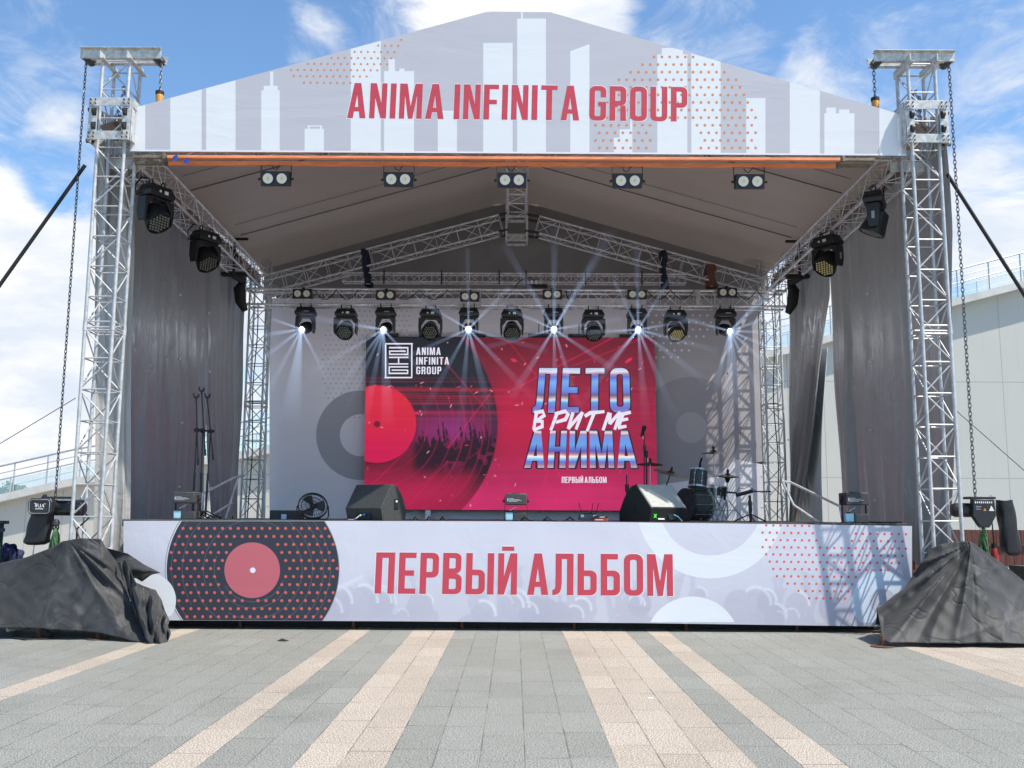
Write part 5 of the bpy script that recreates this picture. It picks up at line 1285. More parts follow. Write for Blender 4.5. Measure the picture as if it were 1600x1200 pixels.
# loose cables draped along the truss
for i, (x0, x1) in enumerate(((492, 560), (610, 700), (884, 902), (1010, 1085), (1148, 1215))):
    a = on(x0, 452, Y=LY - .25); b = on(x1, 452, Y=LY - .25)
    o = thing('truss_cable', ['black cable looping along the left end of the lighting truss', 'black cable between the second and third truss lamps', 'short black cable drop right of the fourth truss lamp', 'black cable looping right of the fifth truss lamp', 'black cable at the right end of the lighting truss'][i], 'cable', tuple(a), group='cables on the lighting truss')
    obj('cable', MB().path([a.lerp(b, k / 10) + Vector((0, -.02, -.22 * math.sin(PI * ((k / 10 * 2) % 1.0001)) - .02)) for k in range(11)], .011, 6), BLACKR, o, True)
# ------------------------------------------------------------------ props on the deck
def deckat(px, Y): p = on(px, 812, Y=Y); p.z = DZ; return p
CAB = mat('cabinet_black_paint', (.055, .058, .058), .55, 0, 60, .35, bump=.25, bscale=220); CABD = mat('cabinet_panel', (.012, .014, .02), .45, 0, 30, .2)
GRILLE = mat('pale_grille_foam', (.42, .43, .39), .8, 0, 90, .35, bump=.5, bscale=160); FLUID = mat('blue_fluid_bottle', (.42, .70, .78), .25, 0, spec=.5); WHT = mat('white_marking', (.7, .7, .7), .5); GREEN = mat('green_mark', (.05, .75, .05), .5); REDP = mat('red_device_face', (.45, .05, .03), .45); YEL = mat('yellow_plug', (.5, .6, .08), .5); BLU = mat('blue_plug', (.03, .06, .5), .5)  # grille foam: mottled pale grey

def fogm(label, px, Y, w=.37, h=.42):
    p = deckat(px, Y); t = thing('fog_machine', label, 'fog machine', p, 0, 'fog machines along the stage front')
    obj('body', MB().box((0, 0, h * .78), (w * .86, .34, h * .40)), CAB, t, bevel=.012)
    obj('handle', MB().box((0, 0, h * .995), (w * .3, .03, .014)).box((-w * .14, 0, h * .985), (.02, .03, .02)).box((w * .14, 0, h * .985), (.02, .03, .02)), STEELD, t)
    br = MB()
    for sx in (-1, 1): br.box((sx * w * .46, 0, h * .44), (.008, .06, h * .87)); br.tube((sx * w * .45, 0, h * .72), (sx * (w * .5 + .015), 0, h * .72), .022, 10)
    br.box((0, 0, .008), (w * .92, .2, .012)); obj('stand', br, BLACKP, t)
    obj('base_box', MB().box((w * .17, 0, h * .155), (w * .55, .26, h * .28)), CAB, t, bevel=.006)
    bt = obj('bottle', MB().box((-w * .27, -.06, h * .165), (w * .33, .13, h * .29)), FLUID, t, bevel=.018)
    obj('cap', MB().lathe([(.028, 0), (.028, .022), (0, .024)], Matrix.Translation((-w * .27, -.06, h * .31)), 12), BLACKP, bt)
    mk = MB()
    for k, (L, x0) in enumerate(((.10, -.30), (.20, -.30), (.24, -.30), (.16, -.30))): mk.box((x0 * w + L * w * 1.1, -.172, h * (.80 - .035 * k)), (L * w * 2.2, .003, h * .012))
    mk.box((-.335 * w, -.172, h * .755), (.03 * w, .003, h * .1)); obj('label_print', mk, WHT, t, smooth=False)
    obj('hose', MB().path([(-w * .27, -.06, h * .33), (-w * .2, -.08, h * .42), (0, -.06, h * .5), (w * .05, 0, h * .58)], .006, 6), TIE, t)
    obj('power_cable', MB().path([(w * .4, .1, .03), (w * .6, .05, .015), (w * .9, .15, .012), (w * 1.4, .05, .012), (w * 2.0, .2, .012)], .01, 6), BLACKR, t)
fogm('black fog machine with a blue fluid bottle at the left end of the stage front', 291, 14.55); fogm('black fog machine with a blue fluid bottle at the middle of the stage front', 806, 14.6); fogm('black fog machine with a blue fluid bottle at the right end of the stage front', 1335, 14.5, .39, .46)

def wedge(label, pxs, Y, flip):
    """pxs: (bottom-front-left, bottom-front-right, ...) real wedge: side profile swept across"""
    t = thing('monitor_speaker', label, 'stage monitor', deckat(pxs, Y), 0, 'stage monitor speakers')
    return t
# left wedge: sloped back towards the viewer, right cheek visible
def cheek(n_pts): return n_pts
prof = [(0, 0), (-.055, .20), (.20, .60), (.34, .57), (.46, .45), (.50, .38), (.60, .17), (.575, 0)]    # (depth from viewer, height)
t = thing('monitor_speaker', 'grey-black wedge monitor with its connector panel facing out, left of centre stage', 'stage monitor', deckat(570, 14.75), R(-33), 'stage monitor speakers')
def sweep(prof, x0, x1):
    M = Matrix(((0, 0, 1, x0), (1, 0, 0, 0), (0, 1, 0, 0), (0, 0, 0, 1))); return MB().prism(prof, M, x1 - x0)
S = .92
pr = [(a * S, b * S) for a, b in prof]
obj('cabinet', sweep(pr, -.36, .36), CAB, t, smooth=False, bevel=.006)
ck = MB(); 
pan = obj('connector_panel', MB().box((0, -.036, .085), (.30, .012, .13), Matrix.Rotation(R(-15), 3, 'X')), CABD, t, bevel=.004)
obj('plug', MB().tube((-.03, -.03, .08), (-.03, -.09, .07), .014, 8), YEL, pan); obj('plug', MB().tube((.04, -.03, .09), (.04, -.09, .08), .014, 8), BLU, pan)
obj('cable', MB().path([(-.03, -.09, .07), (-.06, -.13, .03), (-.12, -.12, .01), (-.3, -.05, .01)], .007, 6), TIE, t)
hd = obj('side_handle', MB().box((.362, .30, .25), (.012, .10, .17)), CABD, t, bevel=.006); obj('recess', MB().box((.3655, .30, .25), (.012, .055, .11)), BLACKR, hd); obj('grip', MB().box((.369, .30, .292), (.012, .04, .03)), DISH, hd)
t = thing('monitor_speaker', 'large black wedge monitor with a pale grille beside the drum kit', 'stage monitor', deckat(1043, 14.85), R(38), 'stage monitor speakers')
pr2 = [(0, 0), (-.05, .24), (.28, .66), (.40, .62), (.52, .46), (.55, .42), (.66, .18), (.66, 0)]
pr2 = [(a * .98, b * .87) for a, b in pr2]
obj('cabinet', sweep(pr2, -.40, .40), BLACKP, t, smooth=False, bevel=.006)
a_, b_ = Vector((0, pr2[1][0], pr2[1][1])), Vector((0, pr2[2][0], pr2[2][1])); dv = (b_ - a_); nn_ = Vector((0, -dv.z, dv.y)).normalized()
def gq(x0, x1, f0, f1, off): return [Vector((x, 0, 0)) + a_ + dv * f + nn_ * off for x, f in ((x0, f0), (x1, f0), (x1, f1), (x0, f1))]
v_ = gq(-.37, .37, .03, .97, .012) + gq(-.39, .39, .03, .97, -.01)
obj('grille', MB().add(v_, [(0, 1, 2, 3), (4, 7, 6, 5), (0, 4, 5, 1), (1, 5, 6, 2), (2, 6, 7, 3), (3, 7, 4, 0)]), GRILLE, t, smooth=False)
hd = obj('side_handle', MB().box((-.402, .30, .22), (.012, .12, .14)), CABD, t, bevel=.006); obj('recess', MB().box((-.406, .30, .22), (.012, .07, .08)), BLACKR, hd)
obj('connector_panel', MB().box((.1, -.026, .09), (.22, .012, .12), Matrix.Rotation(R(-12), 3, 'X')), CABD, t, bevel=.004)
mk = MB()
Q = Vector((-.30, -.028, .09))
for s1 in (-1, 1): mk.box(Q, (.075, .004, .018), Matrix.Rotation(s1 * R(45), 3, 'Y') @ Matrix.Rotation(R(-12), 3, 'X'))
obj('logo', mk, GREEN, t, smooth=False)
obj('lettering', MB().box((-.16, -.020, .045), (.14, .004, .02), Matrix.Rotation(R(-12), 3, 'X')), WHT, t, smooth=False)
obj('cable', MB().path([(.1, -.04, .11), (.14, -.09, .08), (.2, -.12, .01)], .009, 6), mat('cyan_cable', (.2, .45, .55), .5), t)

# amplifier box and fan
t = thing('amplifier_box', 'low black amplifier box behind the round fan', 'amplifier', deckat(446, 15.6), R(3))
obj('case', MB().box((0, .15, .075), (.50, .34, .15)), BLACKP, t, bevel=.006); obj('bottle', MB().box((-.02, -.03, .045), (.085, .03, .085)), mat('pale_jar', (.45, .6, .68), .3), t, bevel=.008); obj('knob', MB().tube((.12, -.02, .09), (.12, -.05, .09), .018, 10).tube((.19, -.02, .09), (.19, -.05, .09), .018, 10), STEELD, t)
t = thing('floor_fan', 'round wire-cage floor fan tilted up beside the amplifier box', 'fan', deckat(488, 15.1), R(18))
M = Matrix.Translation((0, 0, .21)) @ Matrix.Rotation(R(62), 4, 'X'); M3 = M.to_3x3()
cg = MB()
for r_, z in ((.225, 0), (.225, .03), (.18, .055), (.12, .068), (.06, .075), (.18, -.03)): cg.torus(M @ Vector((0, 0, z)), M3 @ Vector((0, 0, 1)), r_, .004 if r_ < .22 else .009, 30, 5)
for k in range(30):
    a = 2 * PI * k / 30; cg.path([M @ Vector((math.cos(a) * r_, math.sin(a) * r_, z)) for r_, z in ((.03, .078), (.12, .068), (.18, .055), (.225, .02))], .0028, 4)
obj('cage_grille', cg, BLACKP, t)
bl = MB()
for k in range(3):
    a = 2 * PI * k / 3
    def bf(u, v, a=a): r_ = .04 + .15 * v; th = a + (u - .5) * (1.25 - .25 * v); return M @ Vector((math.cos(th) * r_, math.sin(th) * r_, .02 + .04 * (u - .5)))
    obj('blade', MB().grid(bf, 8, 5), mat('fan_blade_%d' % k, (.05, .03, .03), .35), t, solid=.003)
obj('hub', MB().lathe([(.04, -.06), (.045, .03), (.03, .05), (0, .055)], M, 14), BLACKP, t)
obj('stand', MB().path([(-.24, 0, .22), (-.25, 0, .06), (-.22, -.06, .012), (.22, -.06, .012), (.25, 0, .06), (.24, 0, .22)], .011, 6).path([(-.2, .1, .012), (-.25, 0, .06)], .01, 6), BLACKP, t)

# radio receiver units with aerials
t = thing('radio_receiver', 'grey rack receiver with three raised aerials at the stage front', 'receiver', deckat(920, 15.0), 0)
obj('case', MB().box((0, .1, .065), (.29, .22, .085)), mat('receiver_grey', (.11, .115, .12), .45, .2), t, bevel=.004); obj('top_unit', MB().box((.02, .1, .12), (.19, .16, .02)), BLACKP, t, bevel=.003)
obj('display', MB().box((-.10, -.012, .085), (.05, .004, .035)).box((.09, -.012, .085), (.05, .004, .035)), DISP, t, smooth=False)
for x0, x1 in ((-.10, -.15), (.05, .075), (.12, .165)): obj('aerial', MB().tube((x0, .1, .12), (x1, .1, .29), .006, 6), BLACKP, t)
obj('aerial', MB().tube((-.15, .05, .0), (-.15, .05, .14), .005, 6), BLACKP, t)
t = thing('radio_receiver', 'small red-fronted receiver stacked on a flat unit beside the aerials', 'receiver', deckat(939, 14.9), 0)
obj('case', MB().box((0, .08, .065), (.20, .16, .04)), BLACKP, t, bevel=.003); obj('lower_unit', MB().box((0, .08, .022), (.22, .18, .042)), REDP, t, bevel=.003); obj('display', MB().box((-.03, -.014, .026), (.12, .004, .012)), DISP, t, smooth=False); obj('display', MB().box((.02, -.004, .068), (.08, .004, .012)), DISP, t, smooth=False)
for i, (x0, x1) in enumerate(((806, 905), (318, 372), (640, 700))):
    a = deckat(x0, 14.4); b = deckat(x1, 14.4)
    o = thing('stage_cable', ['black cable lying between the middle fog machine and the receivers', 'black cables lying behind the left fog machine', 'black cable lying right of the grey-black wedge monitor'][i], 'cable', tuple(a), group='cables lying on the deck')
    obj('cable', MB().path([a.lerp(b, k / 14) + Vector((0, .08 * math.sin(k * 1.3), .012 + (.05 if k % 5 == 2 else 0))) for k in range(15)], .011, 6), BLACKR, o, True)

# mic stands, folded booms upright
def micstand(label, pbase, h, lean, boom, group='microphone stands folded upright at the left curtain', clip_=True, base='tripod'):
    t = thing('microphone_stand', label, 'microphone stand', pbase, 0, group)
    top = Vector((lean[0], lean[1], h * .60))
    obj('tube', MB().tube((0, 0, .05), top * .55, .016, 8).tube(top * .52, top, .010, 8), BLACKP, t)
    lg_ = MB()
    if base == 'tripod':
        for k in range(3):
            a = k * 2 * PI / 3 + .5; obj('foot', MB().tube((0, 0, .12), (math.cos(a) * .28, math.sin(a) * .28, .012), .010, 6), BLACKP, t)
    else: obj('round_base', MB().lathe([(.13, 0), (.13, .018), (.02, .03), (0, .03)], None, 20), BLACKP, t)
    obj('joint', MB().tube(top + Vector((-.03, 0, 0)), top + Vector((.05, 0, 0)), .024, 8).box(top, (.04, .05, .06)), BLACKP, t)
    b0, b1 = Vector(boom[0]), Vector(boom[1])
    bm = obj('boom', MB().tube(b0, b1, .0085, 8), BLACKP, t); obj('counterweight', MB().tube(b0, b0.lerp(b1, .08), .014, 8), BLACKP, bm)
    if clip_: obj('mic_clip', MB().tube(b1, b1 + Vector((0, 0, .05)), .012, 6).torus(b1 + Vector((0, -.0, .075)), (0, 1, 0), .03, .010, 8, 5), BLACKP, bm)
    return t
def lp(px, py, Y, base): return on(px, py, Y=Y) - base
for i, (bx, jx, jy, tx_, ty_, ex, ey) in enumerate(((300.5, 307.5, 672, 306.5, 626, 309.5, 727), (312, 317, 673, 315, 616, 321, 712), (320.5, 329, 674, 324, 626, 333.5, 719))):
    bp = deckat(bx, 15.25 + .1 * i); Yk = bp.y
    j = lp(jx, jy, Yk, bp); t = thing('microphone_stand', ['left one of three tall black microphone stands by the left curtain', 'tallest of three black microphone stands, in the middle of the trio', 'right one of three tall black microphone stands, its clip against the bright gap'][i], 'microphone stand', bp, 0, 'tall microphone stands by the left curtain')
    obj('tube', MB().tube((0, 0, .05), j * .52, .019, 8).tube(j * .5, j, .011, 8), BLACKP, t)
    for k in range(3):
        a = k * 2 * PI / 3 + .5; obj('foot', MB().tube((0, 0, .14), (math.cos(a) * .26, math.sin(a) * .26, .012), .011, 6), BLACKP, t)
    obj('joint', MB().tube(j + Vector((-.04, -.01, 0)), j + Vector((.07, -.01, 0)), .018, 8).box(j, (.055, .055, .07)), BLACKP, t)
    b1 = lp(tx_, ty_, Yk - .04, bp); b0 = lp(ex, ey, Yk - .04, bp)
    bm = obj('boom', MB().tube(b0, b1, .011, 8), BLACKP, t); obj('counterweight', MB().tube(b0, b0.lerp(b1, .10), .017, 8), BLACKP, bm)
    obj('mic_clip', MB().tube(b1, b1 + Vector((0, 0, .05)), .016, 6).box(b1 + Vector((0, 0, .055)), (.075, .035, .025)).tube(b1 + Vector((-.03, 0, .06)), b1 + Vector((-.045, -.01, .12)), .013, 6).tube(b1 + Vector((.03, 0, .06)), b1 + Vector((.04, -.01, .105)), .016, 6), BLACKP, bm)
# stands right of centre
bp = deckat(981, 15.6); t = thing('microphone_stand', 'short black microphone stand without a microphone, left of the large wedge', 'microphone stand', bp, 0)
obj('tube', MB().tube((0, 0, 0), lp(979.5, 765, 15.6, bp), .02, 8).tube(lp(979.5, 765, 15.6, bp), lp(979, 742, 15.6, bp), .012, 8), BLACKP, t); obj('clutch', MB().tube(lp(980, 768, 15.6, bp), lp(979.5, 757, 15.6, bp), .035, 10), BLACKP, t); obj('round_base', MB().lathe([(.13, 0), (.13, .018), (.02, .03), (0, .03)], None, 20), BLACKP, t)
bp = deckat(1011, 16.6); t = thing('microphone_stand', 'black microphone stand with a microphone on top before the right edge of the screen', 'microphone stand', bp, 0)
obj('tube', MB().tube((0, 0, 0), lp(1010, 708, 16.6, bp), .016, 8), BLACKP, t); obj('clutch', MB().tube(lp(1010, 714, 16.6, bp), lp(1010, 704, 16.6, bp), .03, 10), BLACKP, t)
bm = obj('boom', MB().tube(lp(1006.5, 757, 16.55, bp), lp(1006.5, 676, 16.55, bp), .011, 8), BLACKP, t); obj('microphone', MB().lathe([(0, .1), (.035, .08), (.042, .04), (.03, .0), (.02, -.10), (0, -.11)], Matrix.Translation(lp(1005, 673, 16.55, bp)) @ Matrix.Rotation(R(20), 4, 'Y'), 14), BLACKR, bm); obj('joint', MB().box(lp(1007, 700, 16.55, bp), (.06, .05, .09)), BLACKP, bm)
for k in range(3):
    a = k * 2 * PI / 3; obj('foot', MB().tube((0, 0, .12), (math.cos(a) * .26, math.sin(a) * .26, .012), .010, 6), BLACKP, t)
bp = deckat(1173, 15.4); t = thing('microphone_stand', 'low black microphone stand with a horizontal boom at the right of the drums', 'microphone stand', bp, 0)
jt = lp(1171.5, 774, 15.4, bp); obj('tube', MB().tube((0, 0, 0), jt, .022, 8).tube(jt * .35, jt * .8, .03, 8), BLACKP, t)
for a in (2.9, .2, -1.6): obj('foot', MB().tube((0, 0, .13), (math.cos(a) * .26, math.sin(a) * .26, .012), .012, 6), BLACKP, t)
bm = obj('boom', MB().tube(lp(1150, 774, 15.4, bp), lp(1176, 767, 15.4, bp), .03, 8).tube(lp(1133, 769, 15.4, bp), lp(1150, 770, 15.4, bp), .014, 8).tube(lp(1176, 768, 15.4, bp), lp(1205, 768, 15.4, bp), .010, 8), BLACKP, t)
obj('cable', MB().path([lp(1150, 772, 15.4, bp), lp(1155, 762, 15.4, bp), lp(1162, 764, 15.4, bp), lp(1170, 760, 15.4, bp), lp(1182, 768, 15.4, bp)], .006, 6), BLACKR, t)

# ------------------------------------------------------------------ drum kit
DY = 17.0; DG = 'drum kit'
SHELL = mat('drum_shell_dark', (.085, .088, .078), .6, 0, 8, .45, spec=.25, stretch=(9, 9, .6)); SKIN = mat('drum_skin', (.25, .23, .22), .4); HOOP = mat('cream_hoop', (.55, .50, .33), .4)
def drum(name, label, c, r, h, M3=None, nl=8, skin=SKIN):
    t = thing(name, label, 'drum', c, 0, DG); M = (M3 or Matrix()).to_4x4()
    obj('shell', MB().lathe([(r * .97, -h / 2), (r * .97, h / 2)], M, 32), SHELL, t)
    for z in (-h / 2, h / 2): obj('hoop', MB().lathe([(r * .97, z - .014), (r * 1.03, z - .014), (r * 1.03, z + .014), (r * .97, z + .014)], M, 32), CHROME, t)
    for z, s_ in ((-h / 2 - .002, -1), (h / 2 + .002, 1)): obj('drum_head', MB().lathe([(r * .965, z), (0, z + s_ * .001)], M, 32), skin, t)
    for k in range(nl):
        a = 2 * PI * k / nl + .2; m_ = MB().tube(M @ Vector((math.cos(a) * r * 1.02, math.sin(a) * r * 1.02, -h / 2)), M @ Vector((math.cos(a) * r * 1.02, math.sin(a) * r * 1.02, h / 2)), .005, 6)
        for z in (-h * .22, h * .22): m_.tube(M @ Vector((math.cos(a) * r * .97, math.sin(a) * r * .97, z)), M @ Vector((math.cos(a) * r * 1.06, math.sin(a) * r * 1.06, z)), .013, 8)
        obj('lug', m_, CHROME, t)
    return t
def dk(px, py, Y=DY): return on(px, py, Y=Y)
# bass drum lying on its side, axis pointing to the front left
c = dk(1086, 794); c.z = DZ + .29
Mx = Matrix.Rotation(R(-62), 3, 'Z') @ Matrix.Rotation(R(90), 3, 'X')
t = thing('bass_drum', 'bass drum lying behind the large wedge monitor', 'drum', c, 0, DG)
M = Mx.to_4x4()
obj('shell', MB().lathe([(.275, -.2), (.275, .2)], M, 40), SHELL, t)
for z in (-.2, .2): obj('hoop', MB().lathe([(.27, z - .02), (.292, z - .02), (.292, z + .02), (.27, z + .02)], M, 40), HOOP if z < 0 else STEELD, t)
obj('drum_head', MB().lathe([(.268, .205), (0, .207)], M, 40), mat('bass_head', (.16, .16, .165), .5), t); obj('drum_head', MB().lathe([(.268, -.205), (0, -.207)], M, 40), SKIN, t)
for k in range(10):
    a = 2 * PI * k / 10; q = [M @ Vector((math.cos(a) * .288, math.sin(a) * .288, z)) for z in (-.2, .2)]; obj('lug', MB().tube(q[0], q[1], .006, 6).tube(q[0], q[0].lerp(q[1], .2), .014, 6), CHROME, t)
obj('spur', MB().tube((.18, 0, -.05), (.34, -.1, -.28), .012, 6), CHROME, t)
tc_ = dk(1091, 748, 16.9); drum('tom_drum', 'tall dark tom drum with a clip-on microphone above the bass drum', tc_, .165, .30, Matrix.Rotation(R(8), 3, 'Y') @ Matrix.Rotation(R(-10), 3, 'X'))
tomc = thing('clip_microphone', 'small black microphone clipped on the tom drum rim', 'microphone', tuple(tc_ + Vector((.03, -.05, .17))))
obj('body', MB().tube((0, 0, 0), (-.01, -.03, .09), .022, 8).tube((-.01, -.03, .09), (.03, 0, .19), .018, 8), BLACKR, tomc); obj('clip', MB().box((0, 0, -.005), (.04, .04, .05)), BLACKP, tomc)
drum('snare_drum', 'shallow snare drum low between the cymbal stands', dk(1103, 770, 17.1), .15, .17, Matrix.Rotation(R(-6), 3, 'X'))
drum('floor_tom', 'small dark drum beside the snare, right of the cymbal pole', dk(1121, 768, 17.3), .14, .18, Matrix.Rotation(R(6), 3, 'Y'))
# snare stand
p = dk(1107, 780, 17.1); z0 = p.z; t = thing('snare_stand', 'chrome stand with spread feet carrying the snare drum', 'drum stand', (p.x, 17.1, DZ), 0, DG)
obj('tube', MB().tube((0, 0, .1), (0, 0, z0 - DZ), .014, 8), CHROME, t)
for k in range(3):
    a = k * 2.09 + .4; obj('foot', MB().tube((0, 0, .28), (math.cos(a) * .22, math.sin(a) * .22, .01), .009, 6).tube((0, 0, .12), (math.cos(a) * .12, math.sin(a) * .12, .14), .007, 6), CHROME, t)
    obj('basket_arm', MB().tube((0, 0, z0 - DZ - .06), (math.cos(a) * .14, math.sin(a) * .14, z0 - DZ + .02), .008, 6), CHROME, t)
obj('snare_mic', MB().tube((.28, -.02, z0 - DZ - .02), (.31, -.03, z0 - DZ + .22), .022, 8), BLACKR, t)
def cymbal(label, c, r, tilt, foot_px, Y, boom=False, hihat=False, cat='cymbal stand'):
    c = dk(*c, Y); f = dk(foot_px, 812, Y); f.z = DZ
    t = thing('cymbal_stand', label, cat, tuple(f), 0, DG); cl = c - f
    M = Matrix.Translation(cl) @ Matrix.Rotation(tilt[1], 4, 'Y') @ Matrix.Rotation(tilt[0], 4, 'X')
    pr = [(r, -.012), (r * .6, .0), (r * .25, .012), (r * .2, .03), (r * .1, .045), (0, .048)]
    obj('cymbal', MB().lathe(pr, M, 36), BRONZE, t, solid=.003)
    if hihat: obj('cymbal', MB().lathe([(a, -b - .035) for a, b in pr], M, 36), BRONZE, t, solid=.003)
    obj('wing_nut', MB().lathe([(.02, .045), (.022, .09), (.012, .11), (0, .112)], M, 10), BLACKR, t)
    if hihat: obj('pull_rod', MB().tube(cl, cl + Vector((0, 0, .22)), .005, 6), CHROME, t); obj('clutch_cone', MB().lathe([(.015, -.14), (.05, -.06), (.045, -.045), (.015, -.04)], M, 14), BLACKP, t)
    if boom:
        j = Vector((0, 0, .42)); obj('tube', MB().tube((0, 0, .05), j, .014, 8), CHROME, t); obj('boom', MB().tube(j + (j - cl) * .25, cl, .011, 8), BLACKP, t)
    else:
        obj('tube', MB().tube((0, 0, .05), (0, 0, cl.z * .5), .016, 8).tube((0, 0, cl.z * .5), cl, .010, 8), CHROME, t); obj('joint', MB().box((0, 0, cl.z * .5), (.05, .04, .05)).box((0, 0, .35), (.05, .05, .05)), CHROME, t)
    for k in range(3):
        a = k * 2.09 + (.0 if hihat else .7); obj('foot', MB().tube((0, 0, .40), (math.cos(a) * .30, math.sin(a) * .30, .01), .010, 6).tube((0, 0, .2), (math.cos(a) * .17, math.sin(a) * .17, .19), .007, 6), CHROME, t)
cymbal('thin cymbal on a stand before the lower right corner of the screen', (1016, 725), .235, (R(-4), R(2)), 1017, 17.6)
cymbal('large dark cymbal tilted down on a boom above the wedge monitor', (1048, 739), .31, (R(12), R(12)), 1035, 16.9, boom=True)
cymbal('highest cymbal of the drum kit on a tall chrome stand', (1115, 707), .235, (R(7), R(-3)), 1120, 16.8)
cymbal('pair of hi-hat cymbals on a chrome tripod at the right of the kit', (1137, 743), .20, (R(6), R(2)), 1137, 16.9, hihat=True)
t = thing('drum_cable', 'thin black cables hanging from the drum microphones', 'cable', tuple(dk(1110, 812, 16.7)), 0)
obj('cable', MB().path([dk(x, y, 16.7) for x, y in ((1124, 757), (1128, 775), (1122, 795), (1112, 800), (1114, 814))], .006, 5).path([dk(x, y, 16.7) for x, y in ((1094, 728), (1086, 745), (1088, 790), (1098, 812))], .005, 5), BLACKR, t, True)

# ------------------------------------------------------------------ stair handrails seen at both sides
for sg, nm in ((-1, 'left'), (1, 'right')):
    def hp(px, py, Y): return on(px, py, Y=Y)
    if sg > 0: P_ = [[(1222, 752, 20.3), (1236, 754, 20.3), (1312, 791, 17.8), (1318, 822, 17.8)], [(1222, 752, 20.3), (1240, 789, 20.3), (1285, 820, 18.4)]]
    else: P_ = [[(378, 744, 20.8), (368, 745, 20.8), (316, 772, 18.6), (312, 812, 18.6)], [(372, 745, 20.8), (352, 812, 20.4)], [(362, 786, 20.4), (320, 812, 18.8)]]
    f = hp(*P_[0][0]); o = thing('stair_handrail', f'grey tubular stair handrail inside the {nm} curtain', 'handrail', tuple(f), group='stair handrails')
    o.location.z = DZ
    mb = MB()
    for l in P_: mb = MB().path([hp(*q) for q in l], .024, 8); obj('rail', mb, ALUD, o, True)

